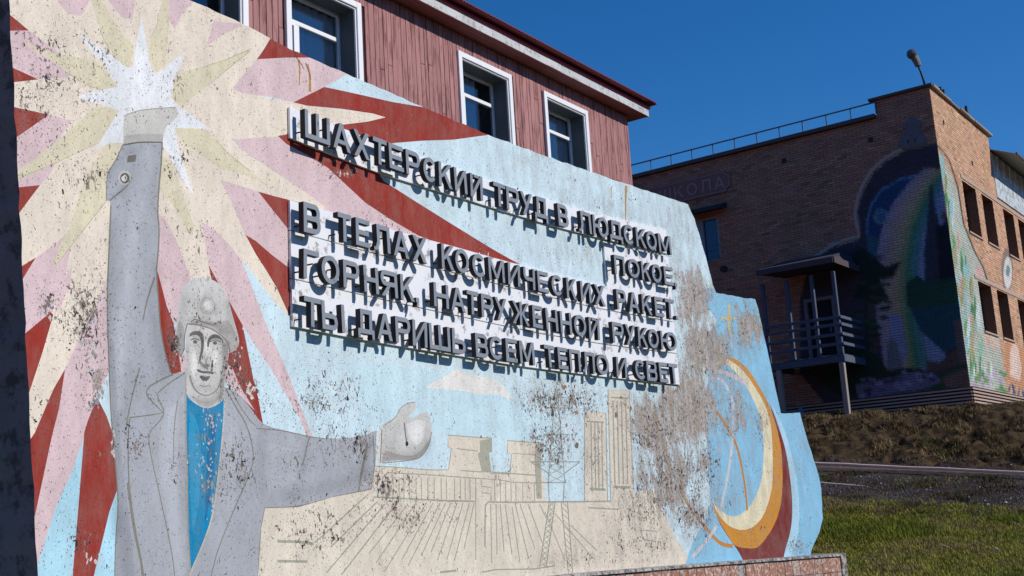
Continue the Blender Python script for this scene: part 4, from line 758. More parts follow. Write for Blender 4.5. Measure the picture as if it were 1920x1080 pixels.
for wi, (x, y) in enumerate(WINS):
    # casing
    mb = MB(); tw = .105
    mb.fbox(F, x, x+tw, WB, WT, -.02, .045); mb.fbox(F, y-tw, y, WB, WT, -.02, .045); mb.fbox(F, x+tw, y-tw, WT-tw, WT, -.02, .043); mb.fbox(F, x+tw, y-tw, WB, WB+.07, -.02, .06)
    mb.fbox(F, x+tw, x+tw+.03, WB+.07, WT-tw-.03, -.02, .018); mb.fbox(F, y-tw-.03, y-tw, WB+.07, WT-tw-.03, -.02, .018); mb.fbox(F, x+tw, y-tw, WT-tw-.03, WT-tw, -.02, .016)
    W_ = mb.build('window', [TRIM], REDB, bevel=.004)
    xi, yi, ti, bi = x+tw+.03, y-tw-.03, WT-tw-.03, WB+.07; d0 = -.34
    mb = MB(); mb.fbox(F, xi-.03, xi, bi, ti, d0-.04, -.021); mb.fbox(F, yi, yi+.03, bi, ti, d0-.04, -.021); mb.fbox(F, xi-.03, yi+.03, ti, ti+.03, d0-.04, -.021); mb.fbox(F, xi-.03, yi+.03, bi-.03, bi, d0-.04, -.021)
    mb.build('reveal', [REV], W_)
    fw = .05; tr_h = ti-.46; ml = xi+(yi-xi)*.31; mb = MB()
    mb.fbox(F, xi, xi+fw, bi, ti, d0-.05, d0+.02); mb.fbox(F, yi-fw, yi, bi, ti, d0-.05, d0+.02); mb.fbox(F, xi+fw, yi-fw, ti-fw, ti, d0-.05, d0+.02); mb.fbox(F, xi+fw, yi-fw, bi, bi+fw, d0-.05, d0+.02)
    mb.fbox(F, xi+fw, yi-fw, tr_h-.035, tr_h+.035, d0-.05, d0+.024); mb.fbox(F, ml-.045, ml+.045, bi+fw, tr_h-.035, d0-.05, d0+.022)
    mb.fbox(F, xi+fw, xi+fw+.04, bi+fw, tr_h-.035, d0-.04, d0+.035); mb.fbox(F, ml-.085, ml-.045, bi+fw, tr_h-.035, d0-.04, d0+.035); mb.fbox(F, xi+fw+.04, ml-.085, tr_h-.075, tr_h-.035, d0-.04, d0+.035)
    mb.build('sash', [TRIM], W_, bevel=.003)
    for (p, q, r_, s_) in ((xi+fw, tr_h+.035, yi-fw, ti-fw), (xi+fw+.04, bi+fw, ml-.085, tr_h-.075), (ml+.045, bi+fw, yi-fw, tr_h-.035)):
        mb = MB(); mb.poly([F.pt(p, q, d0-.01), F.pt(r_, q, d0-.01), F.pt(r_, s_, d0-.01), F.pt(p, s_, d0-.01)]); mb.build('pane', [GLASS], W_, fix=False)
    mb = MB(); n = 26; c0, c1 = (xi, xi+(yi-xi)*random.uniform(.55, .8)) if wi % 2 else (xi+(yi-xi)*.25, yi)
    for k in range(n):
        u0, u1 = c0+(c1-c0)*k/n, c0+(c1-c0)*(k+1)/n; o0, o1 = d0-.10+.015*math.sin(k*1.3), d0-.10+.015*math.sin((k+1)*1.3)
        mb.poly([F.pt(u0, bi, o0), F.pt(u1, bi, o1), F.pt(u1, ti-.03, o1), F.pt(u0, ti-.03, o0)])
    mb.build('curtain', [CURT], W_, fix=False, smooth=True)
    mb = MB(); mb.fbox(F, xi-.02, yi+.02, bi-.02, ti+.02, -1.3, -1.2); mb.poly([F.pt(xi-.02, bi, d0-.05), F.pt(xi-.02, ti, d0-.05), F.pt(xi-.02, ti, -1.3), F.pt(xi-.02, bi, -1.3)]); mb.poly([F.pt(yi+.02, bi, d0-.05), F.pt(yi+.02, ti, d0-.05), F.pt(yi+.02, ti, -1.3), F.pt(yi+.02, bi, -1.3)])
    mb.poly([F.pt(xi, ti+.01, d0-.05), F.pt(yi, ti+.01, d0-.05), F.pt(yi, ti+.01, -1.3), F.pt(xi, ti+.01, -1.3)]); mb.build('room', [DARKR], W_, fix=False)
# eaves
OV = .33; AE = A1+.45
mb = MB(); n = 0
for k in range(4):
    mb.fbox(F, A0-.4, AE-.003, 8.832, 8.85, -.05+k*.1+.003 if k else -.1, -.05+(k+1)*.1-.004)
mb.fbox(F, A1+.03, AE-.003, 8.832, 8.85, -11.2, -.11)
SOFO = mb.build('soffit', [SOF], REDB)
a = A0-.4
while a < AE-.01:
    b = min(AE, a+random.uniform(.42, .5)); 
    if b > AE-.15: b = AE
    mb = MB(); j = random.uniform(-.002, .003); mb.fbox(F, a+.001, b-.001, 8.825+j, 9.055, OV, OV+.018+j); mb.build('fascia', [FAS], REDB); a = b
mb = MB(); mb.hexa([F.pt(AE, 8.825, OV+.016), F.pt(AE+.018, 8.825, OV+.016), F.pt(AE+.018, 8.825, -11.3), F.pt(AE, 8.825, -11.3), F.pt(AE, 9.055, OV+.016), F.pt(AE+.018, 9.055, OV+.016), F.pt(AE+.018, 9.055, -11.3), F.pt(AE, 9.055, -11.3)]); mb.build('fascia', [FAS], REDB)
# corrugated hipped roof sheet
mb = MB(); step = .09; a = A0-.5; pts = []
rise = .32
def rp(a, t, k):  # t 0 eave .. 1 ridge
    o = .52-(5.9)*t; ae = min(a, AE+.12-5.5*t); return F.pt(ae, 9.125+rise*5.9*t+(.018 if k % 2 else 0), o)
k = 0; cols = []
while a < AE+.13: cols.append((a, k)); a += step/2; k += 1
cols.append((AE+.13, 0))
for (a, ka), (b, kb) in zip(cols[:-1], cols[1:]):
    mb.poly([rp(a, 0, ka), rp(b, 0, kb), rp(b, 1, kb), rp(a, 1, ka)])
    e0 = Vector(rp(a, 0, ka)); e1 = Vector(rp(b, 0, kb)); dz = Vector((0, 0, -.022)); mb.poly([e0+dz, e1+dz, e1, e0])
mb.poly([F.pt(AE+.13, 9.125, .52), F.pt(AE+.13, 9.125, -11.9), F.pt(AE+.12-5.5, 9.125+rise*5.9, .52-5.9)])
mb.poly([F.pt(A0-.5, 9.10, .515), F.pt(AE+.13, 9.10, .515), F.pt(AE+.13, 9.062, -.8), F.pt(A0-.5, 9.062, -.8)])
mb.poly([F.pt(AE+.13, 9.099, .515), F.pt(AE+.13, 9.099, -11.9), F.pt(AE-.8, 9.058, -11.9), F.pt(AE-.8, 9.058, .30)])
mb.build('roof', [ROOF], REDB, fix=False)
mb = MB(); mb.fbox(F, A0-.45, AE+.05, 9.0, 9.058, OV+.02, OV+.05); mb.build('drip_edge', [rough_mat('red_trim', S(150, 40, 52), .15, 5, 40, .002, .5, .3)], REDB)
def vn(x, y): return math.sin(x*2.3+1.1)*math.cos(y*3.1)+.5*math.sin(x*5.7+y*4.1)
# ================================================================== BRICK SCHOOL ON THE BANK
GROUNDH = 2.25
p0 = SCR.pt(0, 0, 0); SCHOOL = empty('school_building', (p0[0], p0[1], GROUNDH+EYE), 'brown brick school on the bank with a landscape painted around its corner', 'building')
def attr_mat(name, rough=.85, spec=.2, relief=.004):
    m, t, b = newmat(name, rough, spec); co = coords(t); at = t.node('ShaderNodeAttribute', attribute_name='tone')
    n = t.noise(co, 22, 4, .65); n2 = t.noise(co, 1.1, 4, .6); v = t.math('MULTIPLY', t.mapr(n, .3, .7, .86, 1.12), t.mapr(n2, .3, .7, .88, 1.1))
    vm = t.node('ShaderNodeVectorMath', operation='SCALE'); t.lk(at.outputs['Color'], vm.inputs[0]); t.lk(v, vm.inputs['Scale']); t.lk(vm.outputs[0], b.inputs['Base Color'])
    bump(t, b, t.noise(co, 50, 4, .6), relief); return m
BRICKM = attr_mat('brick'); MORT = rough_mat('mortar', S(78, 58, 50), .2, 3, 40, .004)
DARKF = rough_mat('dark_window_frame', S(74, 76, 82), .15, 4, 40, .001, .5, .3); SILL = rough_mat('sill_concrete', S(176, 156, 140), .15, 4, 40, .003)
TAR = rough_mat('roof_edge_metal', S(92, 78, 74), .25, 3, 30, .004, .6, .3); WOODB = rough_mat('grey_blue_timber', S(84, 92, 108), .2, 5, 40, .004, .8, .2, streak=True)
PANEL = rough_mat('pale_panel', S(196, 206, 210), .1, 2, 30, .003, .6, .3, dark=S(150, 150, 146), damt=.5)
# --- the landscape painted on the bricks: outlines in photo pixels, albedo colours
def P8(r, g, b): return np.array(lin((r, g, b)))
GL = []   # left (shaded) face
def g(c, pts): GL.append((np.array(c, float), pts))
g(P8(74, 66, 78), [(1520, 484), (1560, 462), (1612, 441), (1603, 400), (1614, 352), (1640, 310), (1680, 284), (1745, 270), (1790, 262), (1840, 760), (1560, 772), (1500, 700), (1500, 560)])
g(P8(205, 180, 160), stroke([(1522, 488), (1540, 474), (1562, 459), (1611, 444), (1608, 425), (1604, 400), (1609, 375), (1618, 350), (1636, 320), (1662, 297), (1696, 279)], 7))
g(P8(36, 74, 120), [(1627, 440), (1626, 412), (1633, 385), (1652, 356), (1690, 334), (1742, 323), (1760, 330), (1735, 370), (1700, 420), (1675, 465), (1660, 450)])
g(P8(90, 150, 190), stroke([(1626, 440), (1627, 410), (1634, 384), (1652, 357), (1690, 335), (1742, 324)], 3))
g(P8(110, 150, 165), ell(1652, 406, 14, 14, 20)); g(P8(70, 115, 150), ell(1652, 406, 10, 10, 16))
g(P8(60, 105, 120), [(1627, 440), (1662, 452), (1672, 466), (1650, 520), (1640, 560), (1625, 500)])
def band(dx, w, c): g(c, stroke([(1765+dx*.7, 318), (1740+dx*.8, 345), (1716+dx, 385), (1697+dx, 430), (1688+dx, 480), (1685+dx, 540), (1690+dx, 600), (1705+dx, 690)], w*.8, w*1.4))
band(48, 34, P8(140, 155, 190)); band(-36, 14, P8(175, 150, 165)); band(-24, 16, P8(190, 152, 150)); band(-12, 16, P8(196, 158, 136)); band(-1, 13, P8(190, 166, 120)); band(9, 13, P8(150, 160, 110)); band(19, 12, P8(80, 150, 110)); band(29, 11, P8(90, 150, 150))
g(P8(66, 70, 84), [(1744, 345), (1749, 350), (1753, 385), (1762, 420), (1764, 470), (1775, 480), (1790, 520), (1800, 600), (1737, 610), (1734, 520), (1733, 470), (1738, 420)])
g(P8(120, 92, 66), [(1762, 410), (1770, 395), (1780, 412)]); g(P8(40, 44, 56), [(1755, 425), (1780, 420), (1800, 560), (1765, 560)])
g(P8(40, 90, 70), [(1700, 530), (1718, 515), (1740, 530), (1795, 520), (1805, 600), (1720, 590), (1700, 570)]); g(P8(40, 90, 105), [(1708, 580), (1800, 570), (1812, 640), (1770, 660), (1725, 620)])
g(P8(36, 56, 50), [(1600, 470), (1622, 465), (1660, 500), (1690, 490), (1676, 520), (1650, 525), (1668, 560), (1640, 575), (1645, 700), (1625, 700), (1622, 560), (1600, 560), (1615, 520), (1596, 500)])
g(P8(92, 76, 66), [(1626, 560), (1642, 560), (1648, 700), (1632, 700)]); g(P8(34, 66, 48), [(1560, 640), (1640, 660), (1670, 700), (1690, 690), (1720, 690), (1740, 700), (1720, 730), (1580, 745), (1540, 720)])
g(P8(150, 150, 190), [(1668, 590), (1690, 590), (1702, 660), (1692, 690), (1680, 640), (1664, 640)]); g(P8(120, 122, 130), [(1664, 645), (1672, 632), (1682, 645), (1694, 690), (1664, 695)])
g(P8(110, 84, 76), [(1736, 675), (1760, 680), (1800, 650), (1812, 680), (1740, 700)]); g(P8(122, 104, 98), [(1788, 600), (1804, 597), (1814, 680), (1800, 685)])
g(P8(52, 96, 54), [(1700, 700), (1760, 705), (1818, 680), (1824, 726), (1700, 740)]); g(P8(128, 118, 150), [(1604, 722), (1640, 715), (1680, 706), (1716, 697), (1750, 700), (1767, 715), (1740, 728), (1660, 742), (1610, 748)])
g(P8(140, 104, 92), [(1768, 708), (1815, 690), (1822, 722), (1775, 728)])
for k in range(26):
    x = random.uniform(1612, 1755); y = 742-(x-1604)*.2+random.uniform(-26, 4); g(P8(168, 160, 196) if k % 2 else P8(60, 60, 84), ell(x, y, random.uniform(4, 9), random.uniform(2, 4), 7))
for k in range(34):
    x = random.gauss(1637, 20); y = random.uniform(480, 650); g(P8(30, 60, 44) if k % 3 else P8(60, 88, 62), ell(x, y, random.uniform(5, 14), random.uniform(2, 5), 7))
GR = []
def h(c, pts): GR.append((np.array(c, float), pts))
h(P8(186, 190, 176), [(1752, 268), (1762, 290), (1784, 330), (1795, 360), (1806, 420), (1826, 470), (1842, 500), (1853, 540), (1866, 600), (1875, 650), (1884, 720), (1888, 745), (1815, 726), (1790, 540)])
h(P8(90, 80, 74), stroke([(1757, 272), (1779, 300), (1795, 350), (1806, 420), (1826, 470), (1842, 500), (1852, 530)], 3))
for c, n in ((P8(120, 160, 110), 26), (P8(150, 190, 165), 22), (P8(205, 216, 214), 20), (P8(84, 132, 92), 20), (P8(190, 160, 150), 6), (P8(150, 190, 190), 16), (P8(170, 160, 120), 14)):
    for k in range(n):
        t = random.random(); x = 1762+t*52+random.uniform(-6, 4+t*45); y = 310+t*400; h(c, ell(x, y, random.uniform(1.5, 4), random.uniform(6, 30), 8))
h(P8(214, 186, 168), [(1838, 620), (1856, 628), (1872, 640), (1870, 660), (1845, 645)]); h(P8(205, 168, 160), [(1828, 500), (1840, 500), (1848, 530), (1832, 526)])
h(P8(70, 90, 120), stroke([(1890, 735), (1896, 715), (1902, 740)], 5)); h(P8(70, 90, 120), stroke([(1908, 745), (1913, 722), (1921, 748)], 5)); h(P8(205, 150, 110), [(1884, 640), (1930, 660), (1930, 740), (1886, 712)])
h(P8(226, 200, 184), [(1893, 660), (1899, 645), (1908, 650), (1915, 690), (1912, 715), (1893, 705)])
for k in range(40): h(P8(110, 150, 96) if k % 2 else P8(190, 170, 190), ell(random.uniform(1824, 1884), random.uniform(695, 738), random.uniform(3, 6), random.uniform(2, 7), 7))
h(P8(150, 128, 116), ell(1888, 506, 11, 42, 18)); h(P8(226, 222, 214), ell(1889, 512, 8, 30, 16)); h(P8(120, 150, 150), ell(1889, 508, 4, 12, 10))
def paint_eval(frame, lst, A2, H2):
    """colour at wall points, -1 where the brick is unpainted"""
    col = np.full((len(A2), 3), -1.)
    P = np.array([frame.pt(a, hh, 0) for a, hh in zip(A2, H2)])-np.array([0, 0, EYE]); x, y = proj(P)
    jx = np.sin(A2*37)*1.2; 
    for c, pts in lst:
        Q = np.array(pts); m = (x > Q[:, 0].min()) & (x < Q[:, 0].max()) & (y > Q[:, 1].min()) & (y < Q[:, 1].max())
        if not m.any(): continue
        X, Y = x[m], y[m]; ins = np.zeros(len(X), bool); j = len(Q)-1
        for k in range(len(Q)):
            xa, ya = Q[k]; xb, yb = Q[j]
            if ya != yb: ins ^= ((ya > Y) != (yb > Y)) & (X < (xb-xa)*(Y-ya)/(yb-ya)+xa)
            j = k
        idx = np.where(m)[0][ins]; col[idx] = c
    return col
HB, HTOP = 2.87, 10.93
WR = []
for a0, a1 in ((2.12, 3.55), (4.2, 5.5), (6.75, 8.12), (8.7, 10.0), (11.3, 12.7), (13.3, 14.6)):
    WR.append((a0, 7.55, a1, 9.12)); WR.append((a0+.18, 4.61, a1+.2, 6.1))
WL = [(6.90, 7.66, 7.48, 9.03), (3.45, 3.95, 4.40, 5.95)]
BRL, BRH = .262, .075
def bricks(F, lst, a_end, holes, tall, name):
    rows = []; r = 0; hh = HB
    while hh < 11.45:
        off = (r % 2)*BRL/2; a = -off
        while a < a_end:
            x0, x1 = max(a+.005, 0.0 if F is SCR else .0), min(a+BRL-.005, a_end if hh < HTOP-.02 else tall)
            if x1-x0 > .05 and (hh < HTOP-.02 or x0 < tall):
                seg = [(x0, x1)]
                for q in holes:
                    if hh+BRH*.6 > q[1] and hh+BRH*.4 < q[3]:
                        ns = []
                        for (u0, u1) in seg:
                            if u1 <= q[0] or u0 >= q[2]: ns.append((u0, u1)); continue
                            if u0 < q[0]: ns.append((u0, q[0]))
                            if u1 > q[2]: ns.append((q[2], u1))
                        seg = ns
                for (u0, u1) in seg:
                    if u1-u0 > .025: rows.append((u0, u1, hh+.005, hh+BRH-.005))
            a += BRL
        r += 1; hh += BRH
    R = np.array(rows); n = len(R); proud = np.random.uniform(.008, .014, n)
    base = np.array(lin((206, 164, 132)) if F is SCR else lin((182, 128, 106)))  # same brick, lighter on the sunny face: light and shade put into colour
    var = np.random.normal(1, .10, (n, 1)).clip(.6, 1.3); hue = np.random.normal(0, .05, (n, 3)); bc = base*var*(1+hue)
    dk = np.random.rand(n) < .04; bc[dk] *= .7
    NC = 7; fx = np.linspace(0, 1, NC)
    A2 = (R[:, 0:1]+(R[:, 1:2]-R[:, 0:1])*fx[None]); A2 = np.concatenate([A2, A2], 1); H2 = np.concatenate([np.repeat(R[:, 2:3], NC, 1), np.repeat(R[:, 3:4], NC, 1)], 1)
    col = np.zeros((n, 2*NC, 3)); K = 6
    for q in range(K):
        aa = A2+np.random.normal(0, .022, A2.shape); hh_ = H2+np.random.normal(0, .022, A2.shape)
        pc = paint_eval(F, lst, aa.ravel(), hh_.ravel()).reshape(n, 2*NC, 3)
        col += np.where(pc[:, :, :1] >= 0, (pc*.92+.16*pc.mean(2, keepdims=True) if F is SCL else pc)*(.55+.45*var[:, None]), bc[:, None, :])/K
    e = 2*NC; faces = [(i, i+1, NC+i+1, NC+i) for i in range(NC-1)]+[(0, e, e+1)+tuple(range(NC-1, 0, -1)), tuple(range(NC, 2*NC))+(e+3, e+2), (0, NC, e+2, e), (NC-1, e+1, e+3, 2*NC-1)]
    def mesh(idx, nm):
        V = []; Fc = []; Cc = []
        for k in idx:
            b = len(V); o = proud[k]
            V += [F.pt(A2[k, i], H2[k, i], o) for i in range(2*NC)]+[F.pt(R[k, 0], R[k, 2], -.005), F.pt(R[k, 1], R[k, 2], -.005), F.pt(R[k, 0], R[k, 3], -.005), F.pt(R[k, 1], R[k, 3], -.005)]
            Fc += [tuple(b+i for i in f) for f in faces]; Cc += [tuple(c)+(1,) for c in col[k]]+[tuple(col[k, 0])+(1,), tuple(col[k, NC-1])+(1,), tuple(col[k, NC])+(1,), tuple(col[k, 2*NC-1])+(1,)]
        me = bpy.data.meshes.new(nm); me.from_pydata(V, [], Fc); me.materials.append(BRICKM)
        at = me.attributes.new('tone', 'FLOAT_COLOR', 'POINT'); at.data.foreach_set('color', np.array(Cc, np.float32).clip(0, .9).ravel()); me.update()
        bm = bmesh.new(); bm.from_mesh(me); bmesh.ops.recalc_face_normals(bm, faces=bm.faces); bm.to_mesh(me); bm.free()
        return me
    order = np.argsort([R[k, 0]+.35*abs(R[k, 2]-5.4) for k in range(n)]) if F is SCL else np.arange(n)
    near = order[:298] if F is SCL else []
    for k in near: link('brick', mesh([k], 'brick'), SCHOOL)
    o = link(name, mesh(order[len(near):], name), SCHOOL); o['kind'] = 'stuff'
AEND = 15.0
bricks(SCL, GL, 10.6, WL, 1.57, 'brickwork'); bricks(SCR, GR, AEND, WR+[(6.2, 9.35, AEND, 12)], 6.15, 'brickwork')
wall_holes(SCL, 0, 10.6, 2.3, HTOP, WL, 0, MORT, 'wall', SCHOOL); wall_holes(SCR, 0, AEND, 2.3, HTOP, WR, 0, MORT, 'wall', SCHOOL)
mb = MB()
def pl2(a, b, off=0): return SCR.P+SCR.a*a+SCL.a*b
def V3(a, b, hh): v = pl2(a, b); return (v[0], v[1], hh+EYE)
# tower top, roof slab, rear walls
mb.hexa([V3(.004, .004, HTOP-.1), V3(6.15, .004, HTOP-.1), V3(6.15, 1.565, HTOP-.1), V3(.004, 1.565, HTOP-.1), V3(.004, .004, 11.42), V3(6.15, .004, 11.42), V3(6.15, 1.565, 11.42), V3(.004, 1.565, 11.42)])
mb.poly([V3(0.01, 0.01, HTOP), V3(AEND, .01, HTOP), V3(AEND, 10.6, HTOP), V3(.01, 10.6, HTOP)]); mb.poly([V3(AEND, 0, 2.2), V3(AEND, 10.6, 2.2), V3(AEND, 10.6, HTOP), V3(AEND, 0, HTOP)]); mb.poly([V3(0, 10.6, 2.2), V3(AEND, 10.6, 2.2), V3(AEND, 10.6, HTOP), V3(0, 10.6, HTOP)])
mb.build('core', [MORT], SCHOOL)
def edgebox(name, a0, a1, b0, b1, h0, h1, m=TAR, bev=.01):
    mb = MB(); mb.hexa([V3(a0, b0, h0), V3(a1, b0, h0), V3(a1, b1, h0), V3(a0, b1, h0), V3(a0, b0, h1), V3(a1, b0, h1), V3(a1, b1, h1), V3(a0, b1, h1)]); return mb.build(name, [m], SCHOOL, bevel=bev)
edgebox('parapet_cap', -.10, .12, -.10, 1.75, 11.43, 11.51); edgebox('roof_edge', -.14, .3, 1.60, 10.9, HTOP-.03, HTOP+.09)
a = .121
while a < 6.3:
    b = min(6.4, a+random.uniform(.5, 1.1)); j = random.uniform(-.02, .02); edgebox('parapet_cap', a, b-.01, -.11+j, .12, 11.43, 11.48+random.uniform(0, .05), rough_mat('worn_cap', S(150, 138, 128), .2, 4, 30, .006, .8, .2)); a = b
for q in (1.05, 1.35): edgebox('vent_stub', q, q+.09, -.05, .04, 11.49, 11.72, rough_mat('dark_iron', S(50, 48, 50), .2, 4, 40, .002, .6, .3), .004)
IRON = rough_mat('dark_iron', S(50, 48, 50)); RAILM = rough_mat('rail_paint', S(92, 104, 120), .15, 6, 50, .001, .6, .3)
mb = MB(); y0, y1 = 1.5, 10.6
mb.tube([V3(-.06, y0+.04, 11.37), V3(-.06, y1, 11.37)], .024, 6)
for k in range(13): b = y0+.06+k*(y1-y0-.1)/12; mb.tube([V3(-.06, b, HTOP+.08), V3(-.06, b, 11.37)], .018, 6)
mb.build('roof_railing', [RAILM], SCHOOL)
AR = [(1519, 492), (1530, 482), (1545, 471), (1562, 460), (1585, 450), (1611, 443), (1608, 425), (1604, 402), (1606, 385), (1611, 365), (1619, 345), (1634, 322), (1650, 305), (1668, 292), (1690, 281), (1696, 279)]
ar = [SCL.px(q) for q in AR]; mb = MB(); pv = None
for i, (a, hh) in enumerate(ar):
    d0_ = np.array(ar[min(i+1, len(ar)-1)])-np.array(ar[max(i-1, 0)]); d0_ = d0_/np.linalg.norm(d0_); nn = np.array([-d0_[1], d0_[0]])*.045
    cur = [(a+nn[0], hh+nn[1]), (a-nn[0], hh-nn[1])]
    if pv: mb.hexa([SCL.pt(*pv[0], .012), SCL.pt(*pv[1], .012), SCL.pt(*pv[1], .035), SCL.pt(*pv[0], .035), SCL.pt(*cur[0], .012), SCL.pt(*cur[1], .012), SCL.pt(*cur[1], .035), SCL.pt(*cur[0], .035)])
    pv = cur
mb.build('arch_trim', [rough_mat('arch_trim', S(186, 152, 136), .15, 5, 40, .004)], SCHOOL)
# vents, corner ornament, name plate
for a, hh in ((4.53, 10.29), (1.83, 10.3)): mb = MB(); mb.fbox(SCL, a-.07, a+.07, hh-.07, hh+.07, .0145, .03); mb.build('vent', [IRON], SCHOOL)
for a, hh in ((.95, 10.6), (3.6, 9.95)): mb = MB(); mb.fbox(SCR, a-.05, a+.05, hh-.06, hh+.06, .0145, .03); mb.build('vent', [IRON], SCHOOL)
ORN = rough_mat('grey_plaster_ornament', S(116, 106, 112), .2, 7, 30, .01); mb = MB()
for (cx_, cy_, r_) in ((.62, 10.22, .27), (.50, 9.92, .24), (.82, 9.95, .24), (.66, 10.0, .3), (.62, 10.45, .2), (.75, 10.42, .13), (.45, 10.40, .13)):
    n = 14; rings = [(1, .015), (.8, .06), (.45, .085)]
    R_ = [[SCL.pt(cx_+r_*k*math.cos(2*math.pi*i/n), cy_+r_*k*math.sin(2*math.pi*i/n), o) for i in range(n)] for k, o in rings]
    for q in range(2):
        for i in range(n): mb.poly([R_[q][i], R_[q][(i+1) % n], R_[q+1][(i+1) % n], R_[q+1][i]])
    mb.poly(R_[2])
mb.build('plaster_ornament', [ORN], SCHOOL, smooth=True)
PLT = rough_mat('name_plate_paint', S(142, 98, 92), .15, 4, 30, .004, .8, .2)
c0, c1, q0, q1 = 6.33, 10.2, 9.74, 10.44; n = .16
outp = [(c0+n, q0), (c1, q0), (c1, q1), (c0+n, q1), (c0+n-.02, q1-n*.6), (c0, q1-n), (c0, q0+n), (c0+n-.02, q0+n*.6)]
mb = MB(); fr = [SCL.pt(a, hh, .06) for a, hh in outp]; bk = [SCL.pt(a, hh, .01) for a, hh in outp]; mb.poly(fr)
for i in range(8): mb.poly([bk[i], bk[(i+1) % 8], fr[(i+1) % 8], fr[i]])
PLT_O = mb.build('name_plate', [PLT], SCHOOL)
mb = MB(); ins_ = [(a*.0+(c0+c1)/2+(a-(c0+c1)/2)*.985, (q0+q1)/2+(hh-(q0+q1)/2)*.90) for a, hh in outp]; ins2 = [((c0+c1)/2+(a-(c0+c1)/2)*.972, (q0+q1)/2+(hh-(q0+q1)/2)*.84) for a, hh in outp]
for i in range(8): mb.poly([SCL.pt(*ins_[i], .064), SCL.pt(*ins_[(i+1) % 8], .064), SCL.pt(*ins2[(i+1) % 8], .064), SCL.pt(*ins2[i], .064)])
mb.build('plate_border', [rough_mat('plate_line', S(172, 136, 128))], PLT_O, fix=False)
xx = 8.85
for ch, w in (('Ш', .42), ('К', .34), ('О', .36), ('Л', .36), ('А', .36)):
    s_ = .40; v2, tr, tp2 = cdt(glyph(ch, w/s_, .13), (), 1e-4); tr = tr[tp2 >= 0]; mb = MB()
    mb.v = [SCL.pt(xx-x*s_, 9.88+y*s_, .066) for x, y in v2]; mb.f = [tuple(f) for f in tr.tolist()]; mb.m = [0]*len(mb.f); mb.build('letter', [rough_mat('plate_line', S(172, 136, 128))], PLT_O, fix=False); xx -= w+.12
# windows of the sunny face
for (a0, h0, a1, h1) in WR:
    mb = MB(); d0 = -.30
    mb.fbox(SCR, a0, a0+.06, h0, h1, d0-.04, d0+.02); mb.fbox(SCR, a1-.06, a1, h0, h1, d0-.04, d0+.02); mb.fbox(SCR, a0+.06, a1-.06, h1-.06, h1, d0-.04, d0+.02); mb.fbox(SCR, a0+.06, a1-.06, h0, h0+.06, d0-.04, d0+.02); mb.fbox(SCR, (a0+a1)/2-.03, (a0+a1)/2+.03, h0+.06, h1-.06, d0-.04, d0+.02)
    W_ = mb.build('window', [DARKF], SCHOOL)
    for u0, u1 in ((a0+.06, (a0+a1)/2-.03), ((a0+a1)/2+.03, a1-.06)): mb = MB(); mb.poly([SCR.pt(u0, h0+.06, d0-.01), SCR.pt(u1, h0+.06, d0-.01), SCR.pt(u1, h1-.06, d0-.01), SCR.pt(u0, h1-.06, d0-.01)]); mb.build('pane', [GLASS], W_, fix=False)
    mb = MB(); mb.fbox(SCR, a0-.04, a1+.04, h0-.05, h0-.001, -.3, .05); mb.build('sill', [SILL], W_)
    mb = MB(); 
    for q in ([(a0, h0), (a0, h1)], [(a1, h0), (a1, h1)], [(a0, h1), (a1, h1)], [(a0, h0), (a1, h0)]): mb.poly([SCR.pt(*q[0], -.001), SCR.pt(*q[1], -.001), SCR.pt(*q[1], -1.0), SCR.pt(*q[0], -1.0)])
    mb.build('reveal', [rough_mat('brick_reveal', S(140, 98, 76), .3, 9, 30, .006)], W_, fix=False)
    mb = MB(); mb.poly([SCR.pt(a0, h0, -1), SCR.pt(a1, h0, -1), SCR.pt(a1, h1, -1), SCR.pt(a0, h1, -1)]); mb.build('room', [DARKR], W_, fix=False)
for h_ in (9.16, 6.14):
    mb = MB(); mb.fbox(SCR, 2.0, AEND-.1, h_, h_+.11, .0145, .03); mb.build('lintel_band', [SILL], SCHOOL)
# pale panels and metal canopy of the far part
a = 6.2
while a < AEND-.1:
    mb = MB(); mb.fbox(SCR, a+.01, min(a+1.15, AEND)-.01, 9.36, 10.90, -.02, .03); mb.build('panel', [PANEL], SCHOOL, bevel=.008); a += 1.16
mb = MB(); mb.hexa([SCR.pt(6.1, 10.98, .02), SCR.pt(AEND, 10.98, .02), SCR.pt(AEND, 10.98, -5), SCR.pt(6.1, 10.98, -5), SCR.pt(6.1, 11.03, .02), SCR.pt(AEND, 11.03, .02), SCR.pt(AEND, 11.5, -5), SCR.pt(6.1, 11.5, -5)]); mb.build('roof', [TAR], SCHOOL)
a = 6.12
while a < AEND:
    mb = MB(); b = min(a+.8, AEND+.2); mb.hexa([SCR.pt(a+.006, 10.95, .02), SCR.pt(b-.006, 10.95, .02), SCR.pt(b-.006, 10.62, .78), SCR.pt(a+.006, 10.62, .78), SCR.pt(a+.006, 10.97, .02), SCR.pt(b-.006, 10.97, .02), SCR.pt(b-.006, 10.64, .78), SCR.pt(a+.006, 10.64, .78)]); mb.build('canopy_sheet', [rough_mat('canopy_sheet', S(150, 152, 140), .2, 3, 25, .004, .6, .3)], SCHOOL); a += .8
mb = MB(); mb.fbox(SCR, 6.1, AEND+.2, 10.60, 10.68, .78, .82); mb.build('canopy_edge', [TAR], SCHOOL)
